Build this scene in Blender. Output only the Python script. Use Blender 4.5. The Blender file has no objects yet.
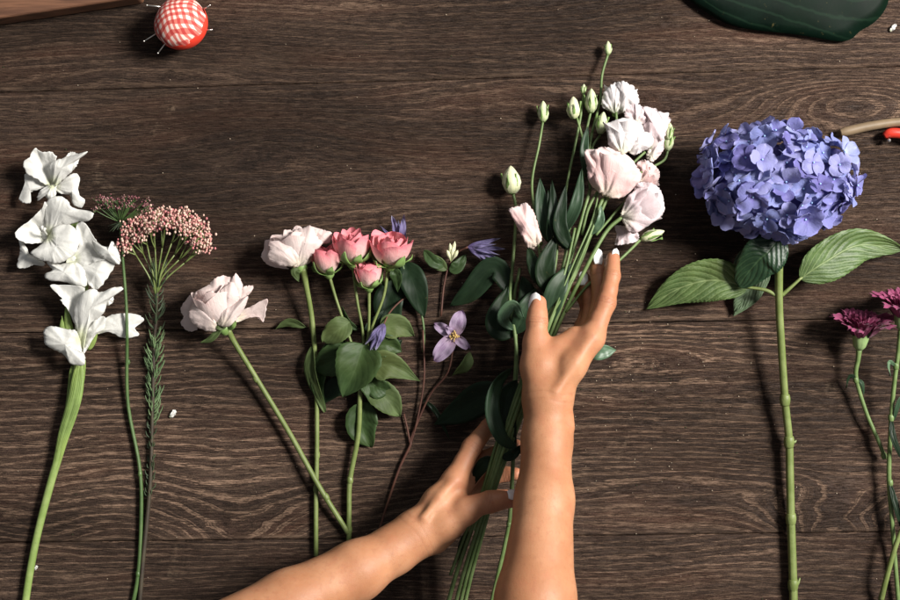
import bpy, math, random
import numpy as np
from mathutils import Vector, Matrix, noise as mn

sc = bpy.context.scene
PI = math.pi
H = 1.30          # camera height over the table, metres

# ---------------------------------------------------------------- camera
cd = bpy.data.cameras.new('camera'); cam = bpy.data.objects.new('camera', cd)
sc.collection.objects.link(cam); sc.camera = cam
cam.location = (0, 0, H); cam.rotation_euler = (0, 0, 0)
cd.sensor_width = 36; cd.lens = 36*H/0.9
cd.clip_start = 0.05; cd.clip_end = 50
cd.dof.use_dof = True; cd.dof.focus_distance = H-0.02; cd.dof.aperture_fstop = 8.0

# ---------------------------------------------------------------- light
w = bpy.data.worlds.new('World'); sc.world = w; w.use_nodes = True
w.node_tree.nodes['Background'].inputs[0].default_value = (0.92, 0.95, 1.0, 1)
w.node_tree.nodes['Background'].inputs[1].default_value = 0.15
def area(name, loc, aim, sx, sy, e, col):
    l = bpy.data.lights.new(name, 'AREA'); l.shape = 'RECTANGLE'; l.size = sx; l.size_y = sy
    l.energy = e; l.color = col
    o = bpy.data.objects.new(name, l); sc.collection.objects.link(o)
    o.location = loc; o.rotation_euler = (Vector(aim)-Vector(loc)).to_track_quat('-Z', 'Y').to_euler()
    return o
area('window_light', (2.15, 0.75, 2.25), (0.05, 0, 0), 0.80, 0.80, 256, (1.0, 0.965, 0.91))
area('soft_fill_light', (0.9, 2.6, 2.2), (0, 0, 0), 1.6, 1.2, 15, (0.93, 0.96, 1.0))  # added fill lamp that softens the shadows, no known window
sc.view_settings.view_transform = 'Standard'; sc.view_settings.look = 'None'
sc.view_settings.exposure = 0.0; sc.view_settings.gamma = 1
try:
    sc.cycles.use_denoising = True
    sc.cycles.max_bounces = 8; sc.cycles.sample_clamp_indirect = 4
except Exception: pass

# ---------------------------------------------------------------- helpers
def P(x, y, z=0.0):
    """a spot measured in the photo (900x600 units, 1 unit = 1 mm on the table) at height z mm"""
    k = (H-z/1000.0)/H
    return Vector(((x-450)/1000.0*k, (300-y)/1000.0*k, z/1000.0))
def PL(*a): return [P(*t) for t in a]

class MB:
    def __init__(s): s.v = []; s.f = []; s.uv = []; s.mi = []
    def grid(s, pts, uvs, mi=0, close=False):
        b = len(s.v); nv = len(pts); nu = len(pts[0])
        for r, ru in zip(pts, uvs):
            s.v.extend(r); s.uv.extend(ru)
        for j in range(nv-1):
            for i in range(nu-1 if not close else nu):
                i2 = (i+1) % nu
                s.f.append((b+j*nu+i, b+j*nu+i2, b+(j+1)*nu+i2, b+(j+1)*nu+i)); s.mi.append(mi)
    def raw(s, vs, fs, mi=0, uvs=None):
        b = len(s.v); s.v.extend(vs); s.uv.extend(uvs or [(0.5, 0.5)]*len(vs))
        for f in fs: s.f.append(tuple(b+i for i in f)); s.mi.append(mi)
    def build(s, name, mats, parent=None, solid=0, smooth=True, label=None, sub=0):
        if not isinstance(mats, (list, tuple)): mats = [mats]
        org = Vector(parent['_org']) if parent is not None else Vector((0, 0, 0))
        if parent is None and s.v:
            n = len(s.v); org = Vector((sum(v[0] for v in s.v)/n, sum(v[1] for v in s.v)/n, min(v[2] for v in s.v)))
        me = bpy.data.meshes.new(name)
        me.from_pydata([(v[0]-org[0], v[1]-org[1], v[2]-org[2]) for v in s.v], [], s.f)
        for m in mats: me.materials.append(m)
        uvl = me.uv_layers.new(name='UVMap')
        li = np.zeros(len(me.loops), dtype=np.int32); me.loops.foreach_get('vertex_index', li)
        uvl.data.foreach_set('uv', np.array(s.uv, dtype=np.float32)[li].ravel())
        me.polygons.foreach_set('material_index', s.mi)
        me.polygons.foreach_set('use_smooth', [smooth]*len(me.polygons))
        me.update()
        o = bpy.data.objects.new(name, me); sc.collection.objects.link(o)
        o['_org'] = tuple(org)
        if parent is not None: o.parent = parent
        else: o.location = org
        if solid:
            md = o.modifiers.new('thickness', 'SOLIDIFY'); md.thickness = solid; md.offset = 0
        if sub:
            md = o.modifiers.new('sub', 'SUBSURF'); md.levels = sub; md.render_levels = sub
        if label: o['label'] = label
        return o

def thing(name, label, cat, loc, group=None):
    o = bpy.data.objects.new(name, None); sc.collection.objects.link(o)
    o.location = loc; o.empty_display_size = 0.02
    o['_org'] = tuple(loc); o['label'] = label; o['category'] = cat
    if group: o['group'] = group
    return o
def tag(o, label, cat, group=None, kind=None):
    o['label'] = label; o['category'] = cat
    if group: o['group'] = group
    if kind: o['kind'] = kind
    return o

def spline(pts, n):
    """Catmull-Rom through pts, n samples; pts may be tuples of any length"""
    A = np.array([tuple(p) for p in pts], dtype=float)
    if len(A) == 1: return np.repeat(A, n, 0)
    A = np.vstack([2*A[0]-A[1], A, 2*A[-1]-A[-2]])
    m = len(A)-3; out = []
    for i in range(n):
        t = i/(n-1)*m; k = min(int(t), m-1); t -= k
        p0, p1, p2, p3 = A[k:k+4]
        out.append(0.5*((2*p1)+(-p0+p2)*t+(2*p0-5*p1+4*p2-p3)*t*t+(-p0+3*p1-3*p2+p3)*t**3))
    return np.array(out)

def tube(mb, pts, rad, n=None, sides=8, mi=0, cap=True, wob=0.0, seed=0):
    n = n or max(6, 4*len(pts))
    C = spline(pts, n)
    if not hasattr(rad, '__len__'): rad = [rad, rad]
    R = np.maximum(spline([(r,) for r in rad], n)[:, 0], 1e-5)
    T = np.gradient(C, axis=0); T /= np.linalg.norm(T, axis=1)[:, None]+1e-12
    ref = np.array([0, 0, 1.0]) if abs(T[0][2]) < 0.9 else np.array([1.0, 0, 0])
    rows = []; uvs = []
    for i in range(n):
        ref = ref-T[i]*ref.dot(T[i]); ref /= np.linalg.norm(ref)+1e-12
        b = np.cross(T[i], ref); row = []
        c = C[i]
        if wob:
            c = c+np.array(mn.noise_vector(Vector((i*0.35+seed, seed*1.7, 0))))*wob
        for k in range(sides):
            a = 2*PI*k/sides
            row.append(tuple(c+R[i]*(math.cos(a)*ref+math.sin(a)*b)))
        rows.append(row); uvs.append([(k/sides, i/(n-1)) for k in range(sides)])
    if cap:
        rows.insert(0, [tuple(C[0])]*sides); uvs.insert(0, [(0, 0)]*sides)
        rows.append([tuple(C[-1])]*sides); uvs.append([(0, 1)]*sides)
    mb.grid(rows, uvs, mi, close=True)

def sheet(mb, mids, width, prof=(0.8, 0.6), normal=(0, 0, 1), fold=0.0, cup=0.0, ruffle=0.0, freq=3.0,
          seed=0.0, nu=9, nv=14, roll=0.0, twist=0.0, saw=0.0, nsaw=14, mi=0, base=0.0, bump=0.0):
    """a leaf or petal round a midrib curve; width is its full width in metres"""
    C = spline(mids, nv); T = np.gradient(C, axis=0); T /= np.linalg.norm(T, axis=1)[:, None]+1e-12
    a, b = prof; pk = a/(a+b); mx = (pk**a)*((1-pk)**b)
    N0 = np.array(tuple(normal), dtype=float); rows = []; uvs = []
    for j in range(nv):
        t = j/(nv-1); tt = min(max(t, 1e-4), 1-1e-4)
        wd = 0.5*width*max(base*(1-t), (tt**a)*((1-tt)**b)/mx)
        if t in (0.0,) and base == 0: wd *= 0.3
        if saw: wd *= 1-saw*((t*nsaw) % 1.0)
        Nn = N0-T[j]*N0.dot(T[j]); Nn /= np.linalg.norm(Nn)+1e-9
        S = np.cross(T[j], Nn); an = roll+twist*t
        S2 = S*math.cos(an)+Nn*math.sin(an); N2 = Nn*math.cos(an)-S*math.sin(an)
        row = []; uv = []
        for i in range(nu):
            u = -1+2*i/(nu-1)
            q = C[j]+S2*wd*u*math.cos(fold*0.6)+N2*(math.sin(fold)*abs(u)*wd+cup*u*u*wd)
            if ruffle:
                q = q+N2*ruffle*(0.25+0.75*t)*(abs(u)**1.3*math.sin(freq*2*PI*t+(1.7 if u > 0 else 0)+seed*3.1)
                      + 0.9*mn.noise(Vector((u*1.6+seed*7.3, t*2.2*max(1, freq*0.4), seed*1.9))))
            if bump: q = q+N2*bump*mn.noise(Vector((u*3+seed, t*6, seed)))
            row.append(tuple(q)); uv.append((u*0.5+0.5, t))
        rows.append(row); uvs.append(uv)
    mb.grid(rows, uvs, mi)

class Fr:
    """frame at a flower's base: z is its axis"""
    def __init__(s, o, axis, spin=0.0):
        s.o = Vector(o); s.z = Vector(axis).normalized()
        r = Vector((0, 0, 1)) if abs(s.z.z) < 0.95 else Vector((0, 1, 0))
        s.x = (r-s.z*r.dot(s.z)).normalized(); s.y = s.z.cross(s.x)
        if spin:
            q = Matrix.Rotation(spin, 3, s.z); s.x = q@s.x; s.y = q@s.y
    def p(s, r, a, z): return s.o+s.x*(r*math.cos(a))+s.y*(r*math.sin(a))+s.z*z

def cup_petal(mb, F, phi, A, h, R, R0=0.003, flare=0.0, close=0.0, ruffle=0.0, point=0.0, imb=0.06, seed=0,
              z0=0.0, nu=13, nv=11, edge=0.25, rf=4.0, mi=0, frill=0.0, hollow=1.0):
    rows = []; uvs = []
    for j in range(nv):
        t = j/(nv-1); row = []; uv = []
        for i in range(nu):
            u = -1+2*i/(nu-1)
            te = t*(1-edge*abs(u)**2.3+point*max(0, 1-abs(u)*2.2))
            te *= 1+0.05*mn.noise(Vector((u*1.5, seed*3.3, 0)))
            if frill and t > 0.7: te *= 1+frill*(((i*7919+int(seed*31)) % 5)/5.0-0.5)
            s = math.sin(min(te*1.25, 1.0)*PI/2)
            r = R0+(R-R0)*max(s, 0)**0.62*hollow-close*R*te**2.5+flare*R*te**4
            z = z0+h*te**1.08-flare*R*0.38*te**6
            ang = phi+u*A*(0.30+0.70*math.sin(min(1.0, te*1.25)*PI/2))
            r += imb*R*u*(0.3+te)
            r += ruffle*te**2.5*(math.sin(rf*u+seed*5)+0.8*mn.noise(Vector((u*2+seed*9, te*2, 1.3))))
            r += 0.04*R*mn.noise(Vector((u*1.7+seed*2, te*2.5, 4.4)))
            z += ruffle*0.6*te**3*math.sin(rf*1.3*u+seed*2)
            row.append(tuple(F.p(r, ang, z))); uv.append((u*.5+.5, t))
        rows.append(row); uvs.append(uv)
    mb.grid(rows, uvs, mi)

def lathe(mb, F, prof, n=12, mi=0, lobes=0, lob=0.0, tw=0.0):
    rows = []; uvs = []; m = len(prof)
    for j, (r, z) in enumerate(prof):
        rows.append([tuple(F.p(max(r, 1e-5)*(1+lob*math.cos(lobes*(2*PI*k/n+tw*j/(m-1)))), 2*PI*k/n, z)) for k in range(n)])
        uvs.append([(k/n, j/(m-1)) for k in range(n)])
    mb.grid(rows, uvs, mi, close=True)

def patch(mb, outline, z0, z1, bulge, base, ruffle=0.0012, seed=0.0, curl=0.0, k=5, cx=None, frill=1.0, n=96, m=14, crease=0.0):
    """a petal given by its outline (measured in the photo); z0 at its base, z1 at its far end, all mm; domed by bulge mm"""
    A = np.array(outline, dtype=float); L = len(A); W = np.vstack([A[-2:], A, A[:3]]); O = []
    for i in range(n):
        t = i/n*L; j = int(t); t -= j; p0, p1, p2, p3 = W[j+1], W[j+2], W[j+3], W[j+4]
        O.append(0.5*((2*p1)+(-p0+p2)*t+(2*p0-5*p1+4*p2-p3)*t*t+(-p0+3*p1-3*p2+p3)*t**3))
    O = np.array(O); c = np.array(cx) if cx else O.mean(0); b = np.array(base, dtype=float)
    md = np.max(np.linalg.norm(O-b, axis=1)); ax = c-b; a0 = math.atan2(ax[1], ax[0]) if np.linalg.norm(ax) > 1 else 0
    rows = []; uvs = []
    for j in range(m):
        q = j/(m-1); s_ = q**0.85; row = []; uv = []
        for i in range(n):
            p = c+(O[i]-c)*s_; th = 2*PI*i/n
            v = min(1.0, np.linalg.norm(p-b)/md); an = math.atan2(p[1]-b[1], p[0]-b[0])-a0; an = (an+PI) % (2*PI)-PI
            z = z0+(z1-z0)*v+bulge*0.75*(1-s_**1.6)+1000*ruffle*(s_**2)*(0.8*math.sin(k*th+seed*2.3)+1.2*mn.noise(Vector((p[0]*.13+seed, p[1]*.13, seed*1.7))))
            z += 1000*ruffle*1.3*mn.noise(Vector((an*4.2+seed*3, v*1.2, seed)))+0.45*mn.noise(Vector((an*13+seed, v*2.5, seed)))*(0.3+s_)+curl*0.35*s_**9
            z += crease*math.exp(-(an/0.16)**2)*v*(1-v)*4
            w_ = (0.9*mn.noise(Vector((i*0.45, seed*5, 1.0)))+0.6*mn.noise(Vector((i*1.1, seed*3, 7.0))))*frill*s_**3
            d = O[i]-c; d = d/(np.linalg.norm(d)+1e-6)
            row.append(tuple(P(p[0]+d[0]*w_, p[1]+d[1]*w_, max(z, 1.0)))); uv.append((0.5+an/2.6, v))
        rows.append(row); uvs.append(uv)
    mb.grid(rows, uvs, close=True)
def patches(parent, mat, base, items, name='petal', k=5):
    lis = 'lisianthus' in mat.name
    for i, it in enumerate(items):
        pts, z0, z1, bulge = it[:4]; kw = it[4] if len(it) > 4 else {}
        mb = MB(); kw = dict(kw); bs = kw.pop('base', base); m_ = kw.pop('mat', mat); kw.setdefault('k', k+(1 if lis else 0))
        if lis: kw.setdefault('ruffle', 0.0016); kw.setdefault('frill', 1.3)
        patch(mb, pts, z0, z1, bulge, bs, seed=i*1.37+len(pts), **kw); mb.build(name, m_, parent, solid=0.00012)

def ball(mb, c, r, mi=0, sq=(1, 1, 1), n=6, m=4):
    rows = []; uvs = []
    for j in range(m+1):
        b = PI*j/m-PI/2
        rows.append([(c[0]+r*sq[0]*math.cos(b)*math.cos(2*PI*k/n), c[1]+r*sq[1]*math.cos(b)*math.sin(2*PI*k/n),
                      c[2]+r*sq[2]*math.sin(b)) for k in range(n)])
        uvs.append([(k/n, j/m) for k in range(n)])
    mb.grid(rows, uvs, mi, close=True)

# ---------------------------------------------------------------- materials
class NT:
    def __init__(s, name):
        s.m = bpy.data.materials.new(name); s.m.use_nodes = True; s.t = s.m.node_tree
        s.t.nodes.clear(); s.out = s.n('ShaderNodeOutputMaterial')
    def n(s, k, **kw):
        x = s.t.nodes.new(k)
        for a, b in kw.items(): setattr(x, a, b)
        return x
    def l(s, a, b): s.t.links.new(a, b)
    def val(s, x, v):
        if hasattr(v, 'is_output') or hasattr(v, 'links'): s.l(v, x)
        else: x.default_value = v
    def math(s, op, a, b=0.0, c=0.0, clamp=False):
        x = s.n('ShaderNodeMath', operation=op, use_clamp=clamp)
        s.val(x.inputs[0], a); s.val(x.inputs[1], b); s.val(x.inputs[2], c); return x.outputs[0]
    def mix(s, f, a, b, blend='MIX'):
        x = s.n('ShaderNodeMix', data_type='RGBA', blend_type=blend)
        s.val(x.inputs[0], f); s.val(x.inputs[6], a); s.val(x.inputs[7], b); return x.outputs[2]
    def noise(s, vec, scale, detail=3, rough=0.55, dist=0.0):
        x = s.n('ShaderNodeTexNoise'); s.l(vec, x.inputs['Vector'])
        x.inputs['Scale'].default_value = scale; x.inputs['Detail'].default_value = detail
        x.inputs['Roughness'].default_value = rough; x.inputs['Distortion'].default_value = dist
        return x.outputs['Fac']
    def ramp(s, f, a, b):           # smooth step between two values
        x = s.n('ShaderNodeMapRange', interpolation_type='SMOOTHSTEP'); s.val(x.inputs[0], f)
        x.inputs[1].default_value = a; x.inputs[2].default_value = b; return x.outputs[0]
    def objco(s): return s.n('ShaderNodeTexCoord').outputs['Object']
    def bump(s, h, st, d=0.001):
        x = s.n('ShaderNodeBump'); s.l(h, x.inputs['Height']); x.inputs['Strength'].default_value = st
        x.inputs['Distance'].default_value = d; return x.outputs[0]
def c4(c): return (c[0], c[1], c[2], 1)

def petal_mat(name, tip, base, edge=None, rough=0.55, trans=0.28, vein=0.25, basev=(0.0, 0.45), veincol=None, hue=0.0, nn=14):
    N = NT(name); uv = N.n('ShaderNodeTexCoord').outputs['UV']; sp = N.n('ShaderNodeSeparateXYZ'); N.l(uv, sp.inputs[0])
    u, v = sp.outputs[0], sp.outputs[1]
    col = N.mix(N.ramp(v, *basev), c4(base), c4(tip))
    if edge: col = N.mix(N.ramp(v, 0.80, 1.0), col, c4(edge))
    oc = N.objco(); nz = N.noise(oc, 60, 3)
    col = N.mix(N.math('MULTIPLY', nz, 0.30), col, c4([c*0.72 for c in tip]))
    mp = N.n('ShaderNodeCombineXYZ'); N.l(N.math('MULTIPLY', u, float(nn)), mp.inputs[0]); N.l(N.math('MULTIPLY', v, 1.5), mp.inputs[1])
    st = N.noise(mp.outputs[0], 2.0, 3, 0.6, 0.4)
    stf = N.math('MULTIPLY', N.ramp(st, 0.45, 0.75), vein)
    vc = veincol or [c*0.6 for c in tip]
    col = N.mix(stf, col, c4(vc))
    b = N.n('ShaderNodeBsdfPrincipled'); N.l(col, b.inputs['Base Color']); b.inputs['Roughness'].default_value = rough
    b.inputs['Specular IOR Level'].default_value = 0.25
    b.inputs['Sheen Weight'].default_value = 0.15
    wr = N.noise(oc, 150, 4, 0.65, 0.8)
    N.l(N.bump(N.math('ADD', st, N.math('MULTIPLY', wr, 1.4)), 0.42, 0.0011), b.inputs['Normal'])
    tr = N.n('ShaderNodeBsdfTranslucent'); N.l(col, tr.inputs[0])
    mx = N.n('ShaderNodeMixShader'); mx.inputs[0].default_value = trans
    N.l(b.outputs[0], mx.inputs[1]); N.l(tr.outputs[0], mx.inputs[2]); N.l(mx.outputs[0], N.out.inputs[0])
    return N.m

def leaf_mat(name, col, veincol, rough=0.42, veins=8.0, slant=1.1, vs=0.6, trans=0.16, ret=0.0, spec=0.4, bump=0.5, long=False):
    N = NT(name); uv = N.n('ShaderNodeTexCoord').outputs['UV']; sp = N.n('ShaderNodeSeparateXYZ'); N.l(uv, sp.inputs[0])
    au = N.math('ABSOLUTE', N.math('SUBTRACT', sp.outputs[0], 0.5)); v = sp.outputs[1]
    oc = N.objco(); wob = N.noise(oc, 70, 2)
    mid = N.math('SUBTRACT', 1.0, N.ramp(au, 0.006, 0.035))
    if long:
        ph = N.math('MULTIPLY', au, veins*2.2)
    else:
        ph = N.math('ADD', N.math('MULTIPLY', N.math('SUBTRACT', v, N.math('MULTIPLY', N.math('POWER', au, 1.15), slant)), veins), N.math('MULTIPLY', wob, 0.35))
    fr = N.math('ABSOLUTE', N.math('SUBTRACT', N.math('FRACT', ph), 0.5))
    side = N.math('SUBTRACT', 1.0, N.ramp(fr, 0.02, 0.13))
    ve = N.math('MAXIMUM', mid, N.math('MULTIPLY', side, 0.75))
    if ret:
        vo = N.n('ShaderNodeTexVoronoi', feature='DISTANCE_TO_EDGE'); N.l(oc, vo.inputs['Vector']); vo.inputs['Scale'].default_value = 330
        ve = N.math('MAXIMUM', ve, N.math('MULTIPLY', N.math('SUBTRACT', 1.0, N.ramp(vo.outputs['Distance'], 0.0, 0.14)), ret))
    nz = N.noise(oc, 45, 4, 0.6)
    c = N.mix(N.ramp(nz, 0.3, 0.75), c4([x*0.72 for x in col]), c4([x*1.25 for x in col]))
    nz2 = N.noise(oc, 14, 2)
    c = N.mix(N.math('MULTIPLY', N.ramp(nz2, 0.5, 0.8), 0.35), c, c4([col[0]*1.7, col[1]*1.25, col[2]*0.8]))
    c = N.mix(N.math('MULTIPLY', ve, vs), c, c4(veincol))
    sp2 = N.noise(oc, 180, 3, 0.7)
    c = N.mix(N.math('MULTIPLY', N.ramp(sp2, 0.66, 0.74), 0.45), c, c4((0.11, 0.085, 0.03)))
    c = N.mix(N.math('MULTIPLY', N.ramp(au, 0.44, 0.5), 0.35), c, c4([x*1.9 for x in col]))
    b = N.n('ShaderNodeBsdfPrincipled'); N.l(c, b.inputs['Base Color'])
    N.l(N.math('ADD', N.math('MULTIPLY', nz, 0.2), rough-0.1), b.inputs['Roughness'])
    b.inputs['Specular IOR Level'].default_value = spec
    hh = N.math('SUBTRACT', N.math('MULTIPLY', N.ramp(fr, 0.0, 0.5), 0.8), N.math('MULTIPLY', mid, 0.8))
    hh = N.math('ADD', hh, N.math('MULTIPLY', nz, 0.25)); hh = N.math('ADD', hh, N.math('MULTIPLY', N.noise(oc, 320, 4, 0.7), 0.5))
    N.l(N.bump(hh, bump, 0.0012), b.inputs['Normal'])
    tr = N.n('ShaderNodeBsdfTranslucent'); N.l(N.mix(0.5, c, c4((0.16, 0.26, 0.03))), tr.inputs[0])
    mx = N.n('ShaderNodeMixShader'); mx.inputs[0].default_value = trans
    N.l(b.outputs[0], mx.inputs[1]); N.l(tr.outputs[0], mx.inputs[2]); N.l(mx.outputs[0], N.out.inputs[0])
    return N.m

def stem_mat(name, col, col2, rough=0.42, sc_=55, spec=0.4):
    N = NT(name); oc = N.objco(); nz = N.noise(oc, sc_, 4, 0.6)
    n2 = N.noise(oc, 400, 2)
    uv = N.n('ShaderNodeTexCoord').outputs['UV']; sp = N.n('ShaderNodeSeparateXYZ'); N.l(uv, sp.inputs[0])
    mp = N.n('ShaderNodeCombineXYZ'); N.l(N.math('MULTIPLY', sp.outputs[0], 16.0), mp.inputs[0]); N.l(N.math('MULTIPLY', sp.outputs[1], 2.0), mp.inputs[1])
    st = N.noise(mp.outputs[0], 1.0, 2)
    c = N.mix(N.ramp(nz, 0.35, 0.7), c4(col), c4(col2))
    c = N.mix(N.math('MULTIPLY', N.ramp(st, 0.4, 0.65), 0.4), c, c4([x*0.62 for x in col]))
    c = N.mix(N.math('MULTIPLY', N.ramp(n2, 0.62, 0.75), 0.35), c, c4([x*0.45 for x in col]))
    b = N.n('ShaderNodeBsdfPrincipled'); N.l(c, b.inputs['Base Color']); b.inputs['Roughness'].default_value = rough
    b.inputs['Specular IOR Level'].default_value = spec
    b.inputs['Subsurface Weight'].default_value = 0.0
    N.l(N.bump(N.math('ADD', st, N.math('MULTIPLY', n2, 0.4)), 0.35, 0.0006), b.inputs['Normal'])
    N.l(b.outputs[0], N.out.inputs[0]); return N.m

def plain(name, col, rough=0.5, var=0.25, scale=120, spec=0.4, metal=0.0, bump=0.2):
    N = NT(name); oc = N.objco(); nz = N.noise(oc, scale, 4, 0.6)
    c = N.mix(nz, c4([x*(1-var) for x in col]), c4([min(1, x*(1+var)) for x in col]))
    b = N.n('ShaderNodeBsdfPrincipled'); N.l(c, b.inputs['Base Color']); b.inputs['Roughness'].default_value = rough
    b.inputs['Specular IOR Level'].default_value = spec; b.inputs['Metallic'].default_value = metal
    if bump: N.l(N.bump(nz, bump, 0.0006), b.inputs['Normal'])
    N.l(b.outputs[0], N.out.inputs[0]); return N.m

def wood_mat():
    N = NT('weathered dark wood')
    at = N.n('ShaderNodeAttribute', attribute_name='grain'); f = at.outputs['Fac']       # millimetres across the grain
    pl = N.n('ShaderNodeAttribute', attribute_name='plank').outputs['Fac']
    oc = N.objco(); sp = N.n('ShaderNodeSeparateXYZ'); N.l(oc, sp.inputs[0]); x = sp.outputs[0]; y = sp.outputs[1]
    def gv(kx, kf):
        c = N.n('ShaderNodeCombineXYZ'); N.l(N.math('MULTIPLY', x, kx), c.inputs[0]); N.l(N.math('MULTIPLY', f, kf), c.inputs[1])
        N.l(N.math('MULTIPLY', pl, 7.3), c.inputs[2]); return c.outputs[0]
    def yv(kx, ky):
        c = N.n('ShaderNodeCombineXYZ'); N.l(N.math('MULTIPLY', x, kx), c.inputs[0]); N.l(N.math('MULTIPLY', y, ky), c.inputs[1])
        N.l(N.math('MULTIPLY', pl, 3.1), c.inputs[2]); return c.outputs[0]
    n_low = N.noise(gv(5.0, 0.035), 1.0, 3)
    streak = N.noise(gv(12.0, 0.34), 1.0, 5, 0.65)
    fine = N.noise(gv(38.0, 1.30), 1.0, 5, 0.75)
    pore = N.noise(yv(95.0, 1500.0), 1.0, 3, 0.65)
    pore2 = N.noise(yv(48.0, 760.0), 1.0, 3, 0.65)
    speck = N.noise(oc, 300, 3, 0.7)
    fig = N.n('ShaderNodeAttribute', attribute_name='figure').outputs['Fac']
    jit = N.math('MULTIPLY', N.math('SUBTRACT', fine, 0.5), 0.75)
    jit = N.math('ADD', jit, N.math('MULTIPLY', N.math('SUBTRACT', pore2, 0.5), 0.8))
    ph = N.math('ADD', N.math('ADD', N.math('DIVIDE', f, 7.4), N.math('MULTIPLY', streak, 1.1)), jit)
    fr = N.math('FRACT', ph)
    ring = N.math('MULTIPLY', N.ramp(fr, 0.62, 0.86), N.math('SUBTRACT', 1.0, N.ramp(fr, 0.90, 1.0)))
    ph2 = N.math('ADD', N.math('DIVIDE', f, 2.7), N.math('MULTIPLY', fine, 2.2))
    ring2 = N.ramp(N.math('FRACT', ph2), 0.50, 0.92)
    dark = (0.0140, 0.0090, 0.0070); mid = (0.052, 0.0325, 0.0240); lite = (0.240, 0.163, 0.114); red = (0.082, 0.036, 0.021)
    c = N.mix(N.ramp(fine, 0.34, 0.66), c4(dark), c4(mid))
    c = N.mix(N.math('MULTIPLY', N.ramp(n_low, 0.45, 0.75), 0.5), c, c4(red))
    c = N.mix(N.math('MULTIPLY', N.ramp(streak, 0.50, 0.74), 0.45), c, c4((0.105, 0.071, 0.050)))
    c = N.mix(N.math('MULTIPLY', N.ramp(pore2, 0.52, 0.74), 0.50), c, c4((0.135, 0.093, 0.064)))
    rg = N.math('MULTIPLY', N.math('MULTIPLY', ring, fig), N.ramp(pore, 0.30, 0.56))
    c = N.mix(rg, c, c4(lite))
    rg2 = N.math('MULTIPLY', ring2, N.math('MULTIPLY', N.ramp(pore2, 0.42, 0.62), N.ramp(speck, 0.3, 0.6)))
    c = N.mix(N.math('MULTIPLY', rg2, 0.42), c, c4((0.16, 0.108, 0.072)))
    c = N.mix(N.math('MULTIPLY', N.math('SUBTRACT', 1.0, N.ramp(pore, 0.34, 0.50)), 0.72), c, c4((0.010, 0.0065, 0.005)))
    c = N.mix(N.math('MULTIPLY', N.ramp(speck, 0.68, 0.78), 0.40), c, c4((0.24, 0.18, 0.13)))
    grit = N.noise(oc, 1100, 2, 0.7)
    c = N.mix(N.math('MULTIPLY', N.ramp(grit, 0.52, 0.70), 0.30), c, c4((0.19, 0.135, 0.095)))
    c = N.mix(N.math('MULTIPLY', N.math('SUBTRACT', 1.0, N.ramp(grit, 0.34, 0.48)), 0.45), c, c4((0.012, 0.008, 0.006)))
    fibre = N.noise(yv(26.0, 330.0), 1.0, 4, 0.7)
    c = N.mix(N.math('MULTIPLY', N.ramp(fibre, 0.58, 0.80), 0.40), c, c4((0.19, 0.132, 0.092)))
    c = N.mix(N.math('MULTIPLY', N.math('SUBTRACT', 1.0, N.ramp(fibre, 0.25, 0.46)), 0.45), c, c4((0.013, 0.009, 0.007)))
    edge = N.n('ShaderNodeAttribute', attribute_name='edge').outputs['Fac']
    c = N.mix(N.math('MULTIPLY', N.math('MULTIPLY', edge, N.ramp(N.noise(yv(22.0, 90.0), 1.0, 4, 0.7), 0.38, 0.66)), 0.8), c, c4((0.21, 0.145, 0.10)))
    # worn pale patches and dark stains with a shape of their own
    worn = N.ramp(N.noise(yv(7.0, 30.0), 1.0, 5, 0.65), 0.56, 0.80)
    c = N.mix(N.math('MULTIPLY', worn, 0.30), c, c4((0.17, 0.120, 0.085)))
    stain = N.ramp(N.noise(oc, 3.6, 4, 0.6), 0.50, 0.78)
    c = N.mix(N.math('MULTIPLY', stain, 0.40), c, c4((0.018, 0.012, 0.009)))
    tone = N.noise(yv(2.6, 9.0), 1.0, 3, 0.6)
    c = N.mix(0.75, c, N.mix(N.ramp(tone, 0.3, 0.7), c4((0.36, 0.31, 0.285)), c4((1.36, 1.27, 1.25))), 'MULTIPLY')
    scr = N.noise(N.n('ShaderNodeTexCoord').outputs['Object'], 9.0, 6, 0.75, 1.5)
    c = N.mix(N.math('MULTIPLY', N.math('MULTIPLY', N.ramp(scr, 0.60, 0.72), N.ramp(pore2, 0.45, 0.65)), 0.55), c, c4((0.27, 0.19, 0.13)))
    b = N.n('ShaderNodeBsdfPrincipled'); N.l(c, b.inputs['Base Color'])
    N.l(N.math('ADD', N.math('MULTIPLY', pore2, 0.25), 0.46), b.inputs['Roughness'])
    b.inputs['Specular IOR Level'].default_value = 0.14
    hh = N.math('ADD', N.math('MULTIPLY', fine, 0.7), N.math('MULTIPLY', N.ramp(pore, 0.3, 0.55), 0.6))
    hh = N.math('ADD', hh, N.math('MULTIPLY', ring, 0.5)); hh = N.math('ADD', hh, N.math('MULTIPLY', streak, 0.6))
    N.l(N.bump(hh, 0.75, 0.0014), b.inputs['Normal'])
    N.l(b.outputs[0], N.out.inputs[0]); return N.m

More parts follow.
